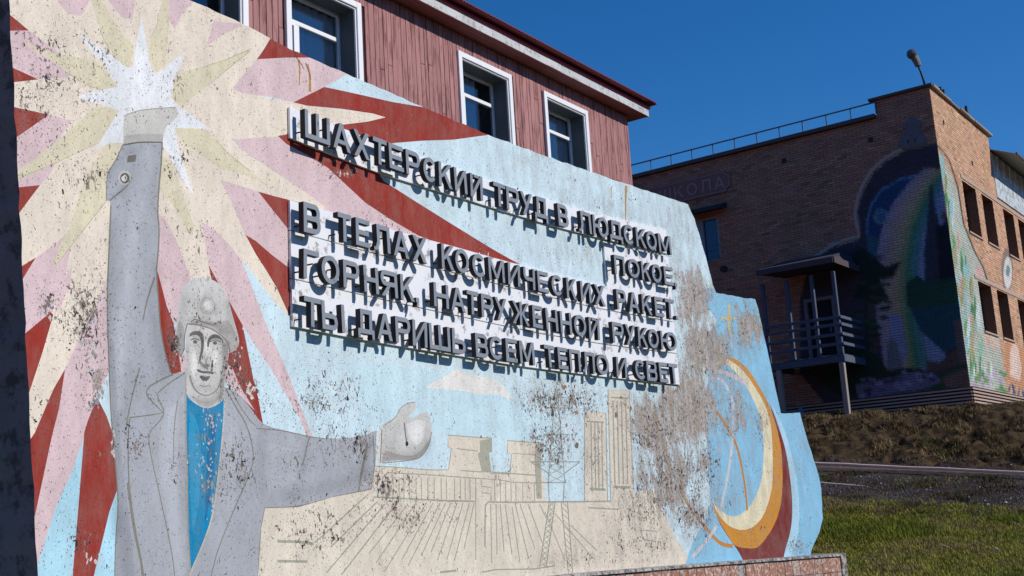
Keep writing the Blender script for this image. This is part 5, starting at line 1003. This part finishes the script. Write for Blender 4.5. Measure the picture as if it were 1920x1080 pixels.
# slatted skirting round the foot of the walls
SLT = rough_mat('skirting_board', S(182, 158, 146), .2, 6, 40, .003, .8, .2, streak=False, rnd=.1)
for k in range(7):
    hh = 2.84-k*.092
    mb = MB(); mb.fbox(SCL, -.04, 8.4, hh-.045, hh, .05, .08); mb.build('skirting_board', [SLT], SCHOOL); mb = MB(); mb.fbox(SCR, -.045, AEND, hh-.045, hh, .05, .08); mb.build('skirting_board', [SLT], SCHOOL)
edgebox('water_table', -.09, .0, -.10, 10.6, 2.845, 2.865); edgebox('water_table', 0.001, AEND, -.10, -.001, 2.845, 2.865)
# window with railing box and awning, shaded face
(a0, h0, a1, h1) = WL[0]
mb = MB(); mb.fbox(SCL, a0-.0, a0+.05, h0, h1, -.12, .02); mb.fbox(SCL, a1-.05, a1+.16, h0, h1, -.12, .02); mb.fbox(SCL, a0+.05, a1-.05, h1-.05, h1, -.12, .02); W_ = mb.build('window', [rough_mat('window_paint', S(150, 140, 146))], SCHOOL)
BG = newmat('blue_glass', .08, .6); BG[2].inputs['Base Color'].default_value = (.02, .05, .11, 1)
mb = MB(); mb.poly([SCL.pt(a0+.05, h0, -.06), SCL.pt(a1-.05, h0, -.06), SCL.pt(a1-.05, h1-.05, -.06), SCL.pt(a0+.05, h1-.05, -.06)]); mb.build('pane', [BG[0]], W_, fix=False)
mb = MB(); 
for hh in (h0+.02, h0+.42):
    mb.tube([SCL.pt(a0-.02, hh, .05), SCL.pt(a0-.02, hh, .3), SCL.pt(a1+.1, hh, .3), SCL.pt(a1+.1, hh, .05)], .012, 6)
for aa in (a0-.02, a0+.2, a1+.1): mb.tube([SCL.pt(aa, h0+.02, .3), SCL.pt(aa, h0+.42, .3)], .010, 6)
mb.build('guard_rail', [RAILM], W_)
mb = MB(); mb.hexa([SCL.pt(a0-.35, 9.24, .02), SCL.pt(a1+.5, 9.24, .02), SCL.pt(a1+.5, 9.14, .55), SCL.pt(a0-.35, 9.14, .55), SCL.pt(a0-.35, 9.42, .02), SCL.pt(a1+.5, 9.42, .02), SCL.pt(a1+.5, 9.20, .55), SCL.pt(a0-.35, 9.20, .55)]); mb.build('awning', [rough_mat('awning_tar', S(64, 56, 56), .2, 5, 40, .004)], SCHOOL)
# porch: canopy, posts, deck, rails, stair, door
(a0, h0, a1, h1) = WL[1]
mb = MB(); mb.fbox(SCL, a0, a0+.10, h0, h1, -.10, .04); mb.fbox(SCL, a1-.10, a1, h0, h1, -.10, .04); mb.fbox(SCL, a0+.1, a1-.1, h1-.1, h1, -.10, .04); D_ = mb.build('door', [rough_mat('door_frame', S(130, 120, 126))], SCHOOL)
mb = MB(); mb.fbox(SCL, a0+.1, a1-.1, h0, h1-.1, -.10, -.05); mb.build('door_leaf', [rough_mat('door_leaf', S(46, 42, 46), .2)], D_)
mb = MB(); mb.fbox(SCL, a0+.2, a0+.26, 4.9, 5.05, -.045, -.02); mb.build('handle', [RAILM], D_)
dk = empty('porch', SCL.pt(3.8, 2.2, 1), 'dark timber porch on posts with railed deck and canopy against the brick wall', 'porch')
def lbox(nm, a0, a1, h0, h1, o0, o1, m=WOODB, bev=.008): mb = MB(); mb.fbox(SCL, a0, a1, h0, h1, o0, o1); return mb.build(nm, [m], dk, bevel=bev)
DH = 4.0; DO = 1.70; DA, DBx = 2.75, 4.95
k = 0; a = DA
while a < DBx-.01: lbox('deck_board', a+.005, min(a+.14, DBx)-.005, DH-.04, DH, .07, DO); a += .14
lbox('deck_beam', DA-.02, DBx+.02, DH-.22, DH-.045, DO-.08, DO+.02); lbox('deck_beam', DA-.02, DA+.06, DH-.22, DH-.045, .07, DO-.085); lbox('deck_beam', DBx-.06, DBx+.02, DH-.22, DH-.045, .07, DO-.085)
for aa in (DA+.06, 3.45, 4.2, DBx-.02):
    lbox('post', aa-.05, aa+.05, DH+.002, 6.32, DO-.09, DO+.01)
for aa in (DA+.1, 4.7): lbox('support_post', aa-.07, aa+.07, 1.9, DH-.225, DO-.12, DO+.02, rough_mat('weathered_post', S(150, 140, 134), .2, 5, 40, .005, .85, .2, streak=True))
for hh in (DH+.28, DH+.55, DH+.82, DH+1.02):
    lbox('rail', DA-.0, DBx, hh-.045, hh+.045, DO+.012, DO+.045); lbox('rail', DA-.05, DA-.015, hh-.045, hh+.045, .08, DO+.045)
CN = rough_mat('canopy_tar', S(70, 64, 70), .25, 4, 30, .006)
CA, CH_ = SCL.px((1560, 482), 1.98); CBx = SCL.px((1420, 524), 1.98)[0]
mb = MB(); mb.hexa([SCL.pt(CA, CH_+.05, .02), SCL.pt(CBx, CH_+.05, .02), SCL.pt(CBx, CH_-.12, 1.98), SCL.pt(CA, CH_-.12, 1.98), SCL.pt(CA+.3, CH_+.55, .02), SCL.pt(CBx, CH_+.55, .02), SCL.pt(CBx, CH_+.02, 2.0), SCL.pt(CA-.03, CH_+.02, 2.0)]); mb.build('canopy', [CN], dk, bevel=.01)
mb = MB(); mb.fbox(SCL, CA-.02, CBx, CH_-.15, CH_-.0, 2.0, 2.03); mb.build('canopy_fascia', [rough_mat('fascia_wood', S(84, 74, 78), .2)], dk)
mb = MB(); mb.fbox(SCL, CA-.06, CA-.02, CH_-.16, CH_+.02, .02, 1.99); mb.build('canopy_fascia', [rough_mat('fascia_wood', S(84, 74, 78), .2)], dk)
if 0: mb = MB(); mb.hexa([SCL.pt(2.45, 6.5, .02), SCL.pt(5.35, 6.5, .02), SCL.pt(5.35, 6.20, 1.98), SCL.pt(2.45, 6.20, 1.98), SCL.pt(2.45, 6.72, .02), SCL.pt(5.35, 6.72, .02), SCL.pt(5.35, 6.34, 2.0), SCL.pt(2.45, 6.34, 2.0)]); mb.build('canopy', [CN], dk, bevel=.01)
if 0: lbox('canopy_fascia', 2.43, 5.37, 6.16, 6.30, 2.0, 2.03, rough_mat('fascia_wood', S(70, 62, 66), .2))
for sgn in (0, .85):
    mb = MB(); p = Vector(SCL.pt(DBx, DH+sgn, DO-.1)); q = Vector(SCL.pt(DBx+1.9, DH-1.6+sgn, DO-.1)); mb.tube([p, q], .06 if not sgn else .035, 4); mb.build('stair_stringer' if not sgn else 'rail', [WOODB], dk)
for k in range(8):
    t = (k+.5)/8; lbox('step', DBx+1.9*t-.12, DBx+1.9*t+.12, DH-1.6*t-.03, DH-1.6*t+.01, .7, DO-.05)
TARP = rough_mat('blue_grey_tarp', S(120, 136, 160), .15, 4, 30, .01, .7, .3)
c0 = SCL.pt(4.6, 2.0, 1.1); tp_ = empty('tarp_heap', tuple(c0), 'low heap covered with blue grey tarpaulin under the dark timber porch', 'tarpaulin')
mb = MB(); n1, n2 = 18, 9; G_ = []
for i in range(n1+1):
    row = []
    for j in range(n2+1):
        u = i/n1; v = j/n2; k = math.sin(math.pi*u)**.5*math.sin(math.pi*v)**.6
        row.append(SCL.pt(4.05+1.1*u, 1.75+.85*k*(1+.25*vn(u*4, v*3)), .4+1.2*v))
    G_.append(row)
for i in range(n1):
    for j in range(n2): mb.poly([G_[i][j], G_[i+1][j], G_[i+1][j+1], G_[i][j+1]])
mb.build('cover', [TARP], tp_, smooth=True)
mb = MB(); mb.tube([SCL.pt(6.95, 7.30, .02), SCL.pt(6.75, 7.28, .35), SCL.pt(6.5, 7.16, .75)], .035, 8); mb.tube([SCL.pt(6.62, 7.22, .6), SCL.pt(6.42, 7.12, .9)], .08, 10, r2=.11); mb.build('wall_lamp', [IRON], SCHOOL)
# roof lamp and antenna
d = ray(1732, 158); rr = 34.1
b3 = Vector((d[0]*rr, d[1]*rr, d[2]*rr+EYE)); b3.z = 11.5+EYE
lampo = empty('roof_lamp', tuple(b3), 'round headed street lamp leaning on a bent arm at the roof corner', 'lamp')
def at(px, py, r): q = ray(px, py); return Vector((q[0]*r, q[1]*r, q[2]*r+EYE))
mb = MB(); mb.tube([at(1734, 160, 34.1), at(1731, 148, 34.1), at(1726, 134, 34.06), at(1721, 122, 34.02)], .035, 8, r2=.028); mb.build('arm', [IRON], lampo, smooth=True)
mb = MB(); mb.tube([at(1722, 124, 34.02), at(1718.5, 115, 34), at(1714, 107, 33.98)], .085, 10, r2=.11); mb.build('housing', [rough_mat('lamp_housing', S(120, 112, 104), .15, 6, 40, .002, .5, .4)], lampo, smooth=False)
mb = MB(); c = at(1709.5, 101.5, 33.95); n = 14
for i in range(7):
    for j in range(n):
        def sp_(i, j): th = math.pi*i/7; ph = 2*math.pi*j/n; return c+Vector((math.sin(th)*math.cos(ph), math.sin(th)*math.sin(ph), math.cos(th)))*.15
        q = [sp_(i, j), sp_(i+1, j), sp_(i+1, j+1), sp_(i, j+1)]; mb.poly(q)
mb.build('lamp_globe', [rough_mat('smoked_globe', S(90, 88, 88), .05, 3, 20, .0, .15, .6)], lampo, fix=True, smooth=True)
d = SCR.pt(4.75, 11.4, -.2); ant = empty('antenna', d, 'thin dark antenna mast with a short crossbar on the roof edge', 'antenna')
mb = MB(); mb.tube([SCR.pt(4.75, 11.4, -.2), SCR.pt(4.75, 12.12, -.2)], .022, 6); mb.tube([SCR.pt(4.75, 11.85, -.2), SCR.pt(4.75, 12.14, -.2)], .05, 8); mb.build('mast', [IRON], ant)
mb = MB(); mb.tube([SCR.pt(4.35, 11.93, -.2), SCR.pt(4.78, 11.98, -.2)], .008, 5); mb.build('crossbar', [IRON], ant)
# ================================================================== GROUND
# height profiles along two directions: (photo x, y, distance)
def prof(lst): 
    R = [0, 8, 15]; H = [-EYE, -EYE, -EYE+.02]
    for x, y, r in lst: R.append(r); H.append(float(ray(x, y)[2]*r))
    return np.array(R), np.array(H)
PA = prof([(1560, 1080, 19.5), (1560, 960, 25.2), (1560, 912, 27.4), (1560, 883, 29.0), (1560, 876, 29.25), (1560, 874, 29.6), (1560, 868, 29.9), (1560, 848, 30.4), (1560, 784, 32.4), (1560, 779, 33.4)])
PB = prof([(1900, 1080, 19.5), (1900, 985, 23.2), (1900, 925, 26.4), (1900, 896, 27.7), (1900, 889, 27.95), (1900, 887, 28.3), (1900, 884, 28.6), (1900, 862, 29.3), (1900, 768, 31.8), (1900, 760, 33.0)])
AZA = math.atan2(*ray(1560, 900)[:2]); AZB = math.atan2(*ray(1900, 900)[:2])
def extend(P, top): 
    R, H = P; return np.append(R, [40, 120, 400, 1500, 6000]), np.append(H, [top, top+1.5, top+18, top+190, 260])  # far rim rises as unseen hills, added to block the bright low sky
PA = extend(PA, 2.33); PB = extend(PB, 2.33)
def hash2(x, y):
    return np.sin(x*12.9898+y*78.233)*43758.5453 % 1
def vnoise(x, y):
    xi, yi = np.floor(x), np.floor(y); u, v = x-xi, y-yi; u = u*u*(3-2*u); v = v*v*(3-2*v)
    return (hash2(xi, yi)*(1-u)+hash2(xi+1, yi)*u)*(1-v)+(hash2(xi, yi+1)*(1-u)+hash2(xi+1, yi+1)*u)*v
def fbm(x, y, o=4): 
    s = 0; a = .5
    for k in range(o): s = s+a*(vnoise(x*2**k+k*7.3, y*2**k-k*3.1)-.5); a *= .55
    return s
# uneven pattern: profile parameter t runs continuously between the two key lists
NK = len(PA[0])
def terrain(az, r):
    w = np.clip((az-AZA)/(AZB-AZA), -1.1, 1.6)
    Rk = PA[0][:, None]*(1-w)+PB[0][:, None]*w if np.ndim(w) else PA[0]*(1-w)+PB[0]*w
    Hk = PA[1][:, None]*(1-w)+PB[1][:, None]*w if np.ndim(w) else PA[1]*(1-w)+PB[1]*w
    if np.ndim(w) == 0: return np.interp(r, Rk, Hk), np.interp(r, Rk, np.arange(NK))
    H = np.zeros(len(r)); Tt = np.zeros(len(r))
    for k in range(NK-1):
        m = (r >= Rk[k]) & (r <= Rk[k+1]) if k < NK-2 else (r >= Rk[k])
        f = (r-Rk[k])/np.maximum(Rk[k+1]-Rk[k], 1e-6); f = np.clip(f, 0, 1)
        H[m] = (Hk[k]+(Hk[k+1]-Hk[k])*f)[m]; Tt[m] = (k+f)[m]
    return H, Tt
# profile index T: 3 grass start .. 4 grass end, 5 gravel, 6 kerb foot, 7 kerb top, 8 road, 9 ditch, 10 bank foot, 11 bank top, 12 plateau
def relief(az, r, x, y, T, H):
    amp = np.where(T < 4, .075, np.where(T < 6, .035, np.where(T < 9.0, .006, np.where(T < 12, .42, .12)))); amp = np.where(r < 15, .03, amp); amp = np.where(r > 60, .4, amp)
    n = fbm(x*.9, y*.9)+.5*fbm(x*3.1, y*3.1, 3); bank = ((T > 9) & (T < 12)); n = np.where(bank, fbm(x*1.6, y*1.6)+.35*(np.abs(fbm(x*3, y*3))*2-.3), n)
    ph = (H*2.1+fbm(x*.8, y*.8)*3.2); fr_ = ph-np.floor(ph); st_ = (fr_*fr_*(3-2*fr_)-fr_)*1.5; n = np.where(bank, n*.55+st_, n); edge = np.clip(np.minimum(np.abs(T-9.0), 1)*2, 0, 1); return n*amp*np.where(bank, edge, 1)
azs = np.concatenate([np.radians(np.arange(-180, -24, 6)), np.radians(np.arange(-24, 9, 1.5)), np.radians(np.arange(9, 30, .11)), np.radians(np.arange(30, 60, 1.5)), np.radians(np.arange(60, 181, 6))])
rs = np.concatenate([[.01, 2, 4, 6, 8, 10, 12, 14, 16], np.arange(17, 35.5, .085), np.arange(35.5, 60, 1.5), np.geomspace(60, 6000, 26)])
AZ, RR = np.meshgrid(azs, rs, indexing='ij'); az = AZ.ravel(); r = RR.ravel(); x = np.sin(az)*r; y = np.cos(az)*r
H, Tt = terrain(az, r); Z = H+relief(az, r, x, y, Tt, H)+EYE
# side field never rises into the memorial wall foot
na, nr = AZ.shape; idx = np.arange(na*nr).reshape(na, nr)
q = np.stack([idx[:-1, :-1].ravel(), idx[1:, :-1].ravel(), idx[1:, 1:].ravel(), idx[:-1, 1:].ravel()], 1)[:, ::-1]
me = bpy.data.meshes.new('ground'); me.from_pydata(list(zip(x.tolist(), y.tolist(), Z.tolist())), [], q.tolist())
cover = np.clip(np.where(Tt < 4, (4.15-Tt)*3, (4.15-Tt)*3)+fbm(x*.7, y*.7)*2.2, 0, 1); bankm = np.clip((Tt-9)*2.5, 0, 1); roadm = ((Tt > 6.9) & (Tt < 8.1)).astype(float)
at = me.attributes.new('zone', 'FLOAT_COLOR', 'POINT'); at.data.foreach_set('color', np.stack([cover, bankm, roadm, np.ones_like(cover)], 1).astype(np.float32).ravel())
m, t, b = newmat('ground', .95, .1); co = coords(t); z = t.node('ShaderNodeAttribute', attribute_name='zone'); sp = t.node('ShaderNodeSeparateColor'); t.lk(z.outputs['Color'], sp.inputs[0])
n1 = t.noise(co, 4, 6, .7); n2 = t.noise(co, 28, 4, .7); n3 = t.noise(co, .8, 4, .6)
soil_ = t.mix(n1, (.014, .011, .009), (.07, .05, .036)); grav = t.mix(n2, (.022, .017, .015), (.15, .12, .105)); grav = t.mix(t.mapr(n3, .42, .58), grav, soil_) ; soil = t.mix(n1, (.012, .010, .008), (.05, .036, .022)); gr = t.mix(n1, (.028, .036, .010), (.15, .16, .045)); gr = t.mix(t.mapr(t.noise(co, 11, 4, .7), .5, .62), gr, (.20, .17, .07)); gr = t.mix(t.mapr(t.noise(co, 7, 5, .7), .56, .64), gr, (.03, .022, .015))
bank = t.mix(t.mapr(n1, .35, .62), (.012, .008, .006), (.13, .085, .042))
c = t.mix(sp.outputs[0], grav, gr); c = t.mix(sp.outputs[1], c, bank); c = t.mix(t.math('MULTIPLY', sp.outputs[2], .8), c, (.17, .13, .115))
t.lk(c, b.inputs['Base Color']); bump(t, b, t.math('ADD', n2, n1), .04); me.materials.append(m); me.polygons.foreach_set('use_smooth', [True]*len(me.polygons)); me.update()
gnd = link('ground', me); gnd['kind'] = 'structure'
def gz(az, r):
    az = np.atleast_1d(az); r = np.atleast_1d(r); x = np.sin(az)*r; y = np.cos(az)*r; H, T = terrain(az, r); return x, y, H+relief(az, r, x, y, T, H)+EYE, T
# kerb along the road, thin old edging strip on the gravel
KERB = rough_mat('pipe_paint', S(226, 200, 186), .15, 4, 30, .006, .9, .15)
def strip(name, pts, w, h0, h1, mat, kind='structure'):
    mb = MB(); P = []
    for (px, py, rr) in pts: q = ray(px, py); P.append(Vector((q[0]*rr, q[1]*rr, q[2]*rr+EYE)))
    for a, b in zip(P[:-1], P[1:]):
        d = (b-a); d.z = 0; nn = Vector((d.y, -d.x, 0)).normalized()*w; u = Vector((0, 0, 1))
        mb.hexa([a-u*h0, b-u*h0, b-nn*-1*-1-u*h0, a-nn-u*h0, a+u*h1, b+u*h1, b-nn+u*h1, a-nn+u*h1])
    o = mb.build(name, [mat]); o['kind'] = kind; return o
kp = [(x, 871.5+(x-1500)*.0475+random.uniform(-.6, .6), 29.0-(x-1560)/340*1.3) for x in range(1380, 2060, 34)]
mb = MB(); PP = []
for (px, py, rr) in kp: q = ray(px, py); PP.append((q[0]*rr, q[1]*rr, q[2]*rr+EYE+.055))
mb.tube(PP, .034, 10); pm_ = PP[len(PP)//2]; pipe = mb.build('pipe', [KERB], smooth=True); tag(pipe, 'long pale pipe lying across the slope between gravel and dry bank', 'pipe')
kp = [(x, 903+(x-1500)*.085+random.uniform(-.8, .8), 27.6-(x-1560)/340*1.0) for x in range(1440, 1720, 28)]
mb = MB(); mb.tube([tuple(np.array(ray(a, b)[:2])*c)+(ray(a, b)[2]*c+EYE+.02,) for a, b, c in kp], .016, 6); cb_ = mb.build('cable', [rough_mat('pale_edging', S(214, 196, 184), .2, 6, 40, .004)]); tag(cb_, 'thin pale cable lying on the gravel below the long pipe', 'cable')
# gravel stones
def cluster(n, azr, rr, fn, name, mats, parent=None):
    V = []; Fc = []; M = []
    az = np.random.uniform(*azr, n); r = np.sqrt(np.random.uniform(rr[0]**2, rr[1]**2, n)); x, y, zz, T = gz(az, r)
    for i in range(n): fn(V, Fc, M, x[i], y[i], zz[i], T[i], r[i])
    me = bpy.data.meshes.new(name); me.from_pydata(V, [], Fc)
    for m in mats: me.materials.append(m)
    me.polygons.foreach_set('material_index', M); me.update(); o = link(name, me); o['kind'] = 'stuff'; return o
rad = math.radians
def stone(V, Fc, M, x, y, z, T, r):
    if not (3.7 < T < 6.0 or 8.0 < T < 9.6) : return
    if T < 4.2 and random.random() < .7: return
    s = random.uniform(.006, .022)*(1.8 if random.random() < .05 else 1); b = len(V); k = 5; ph = random.random()*6
    for i in range(k): a = ph+i*2*math.pi/k; V.append((x+math.cos(a)*s*random.uniform(.7, 1.2), y+math.sin(a)*s*random.uniform(.7, 1.2), z-.003))
    for i in range(k): a = ph+i*2*math.pi/k; V.append((x+math.cos(a)*s*.6*random.uniform(.7, 1.1), y+math.sin(a)*s*.6*random.uniform(.7, 1.1), z+s*random.uniform(.5, .9)))
    mi = random.choice([0, 0, 1, 1, 1, 2])
    if random.random() < .006: mi = 3
    for i in range(k): Fc.append((b+i, b+(i+1) % k, b+k+(i+1) % k, b+k+i)); M.append(mi)
    Fc.append(tuple(b+k+i for i in range(k))); M.append(mi)
GS = [rough_mat('stone_a', (.05, .045, .045)), rough_mat('stone_b', (.10, .085, .08)), rough_mat('stone_c', (.17, .145, .135)), rough_mat('stone_white', (.6, .58, .55))]
cluster(34000, (rad(8), rad(30)), (23, 31), stone, 'gravel', GS)
def blade(hmin, hmax, w, cond, clump):
    def f(V, Fc, M, x, y, z, T, r):
        if not cond(T, x, y): return
        n = clump
        for _ in range(n):
            hgt = random.uniform(hmin, hmax); a = random.random()*6.283; l = random.uniform(.2, .9)*hgt; px = x+random.gauss(0, .025); py = y+random.gauss(0, .025)
            ca, sa = math.cos(a), math.sin(a); wx, wy = -sa*w, ca*w; b = len(V)
            V.extend([(px-wx, py-wy, z-.01), (px+wx, py+wy, z-.01), (px+ca*l*.4+wx*.7, py+sa*l*.4+wy*.7, z+hgt*.6), (px+ca*l*.4-wx*.7, py+sa*l*.4-wy*.7, z+hgt*.6), (px+ca*l, py+sa*l, z+hgt)])
            mi = (random.choice(range(4)) if random.random() < .4 else int(vnoise(x*2.3, y*2.3)*3.99)); Fc.append((b, b+1, b+2, b+3)); M.append(mi); Fc.append((b+3, b+2, b+4)); M.append(mi)
    return f
GM = [rough_mat('grass_a', (.13, .17, .018), .3), rough_mat('grass_b', (.24, .25, .025), .3), rough_mat('grass_c', (.36, .33, .06), .3), rough_mat('grass_d', (.30, .22, .09), .3)]
def gcond(T, x, y):
    if T > 4.5: return random.random() < .12 and vnoise(x*.8+9, y*.8) > .55
    d = vnoise(x*1.3, y*1.3)*.6+vnoise(x*.35+5, y*.35)*.6; return d > (.3+(T-3.9)*.5 if T > 3.9 else .34*random.random())
def tall(T, x, y): return 3.4 < T < 4.15 and vnoise(x*.5+3, y*.5+8) > .42
cluster(34000, (rad(9), rad(29)), (16.5, 28), blade(.02, .075, .005, gcond, 5), 'grass', GM)
cluster(7000, (rad(9), rad(26)), (22, 26.5), blade(.07, .17, .005, tall, 5), 'tall_grass', [GM[0], GM[0], GM[1], GM[1]])
DM = [rough_mat('dry_a', (.24, .155, .07), .3), rough_mat('dry_b', (.09, .055, .03), .3), rough_mat('dry_c', (.36, .25, .115), .3), rough_mat('dry_d', (.10, .10, .035), .3)]
cluster(30000, (rad(8), rad(30)), (28.8, 35.5), blade(.04, .13, .006, lambda T, x, y: T > 9.9 and vnoise(x*2.6, y*2.6) > .5, 7), 'dry_grass', DM)
WM = [rough_mat('weed_red', (.13, .045, .03), .3), rough_mat('weed_green', (.10, .12, .03), .3), rough_mat('weed_brown', (.10, .065, .04), .3), rough_mat('weed_dark', (.03, .035, .015), .3)]
cluster(16000, (rad(8), rad(30)), (23, 29.5), blade(.02, .07, .006, lambda T, x, y: 3.9 < T < 6.2 and vnoise(x*1.7+20, y*1.7) > .60, 6), 'weeds', WM)
# scraps of litter
SCRAP = rough_mat('white_scrap', (.75, .74, .72), .05, 10, 60, .001, .7)
for (px, py, rr, lab) in ((1868, 1026, 21.2, 'small crumpled white paper scrap lying alone on the grass at far right'), (1776, 1022, 21.4, 'thin pale straw like stick lying in the grass')):
    x_, y_, z_, T_ = gz(math.atan2(*ray(px, py)[:2]), rr)
    c = Vector((float(x_[0]), float(y_[0]), float(z_[0])+.02)); mb = MB()
    if 'paper' in lab:
        pts = [c+Vector((random.uniform(-.04, .04), random.uniform(-.03, .03), random.uniform(0, .05))) for _ in range(9)]
        for i in range(0, 9): mb.poly([pts[i], pts[(i+1) % 9], pts[(i+4) % 9]])
        o = mb.build('paper_scrap', [SCRAP]); tag(o, lab, 'litter')
    else:
        mb.tube([c+Vector((-.09, 0, .06)), c+Vector((-.02, 0, .03)), c+Vector((.06, 0, -.01))], .006, 5); o = mb.build('stick', [rough_mat('pale_stick', (.5, .42, .33))]); tag(o, lab, 'stick')
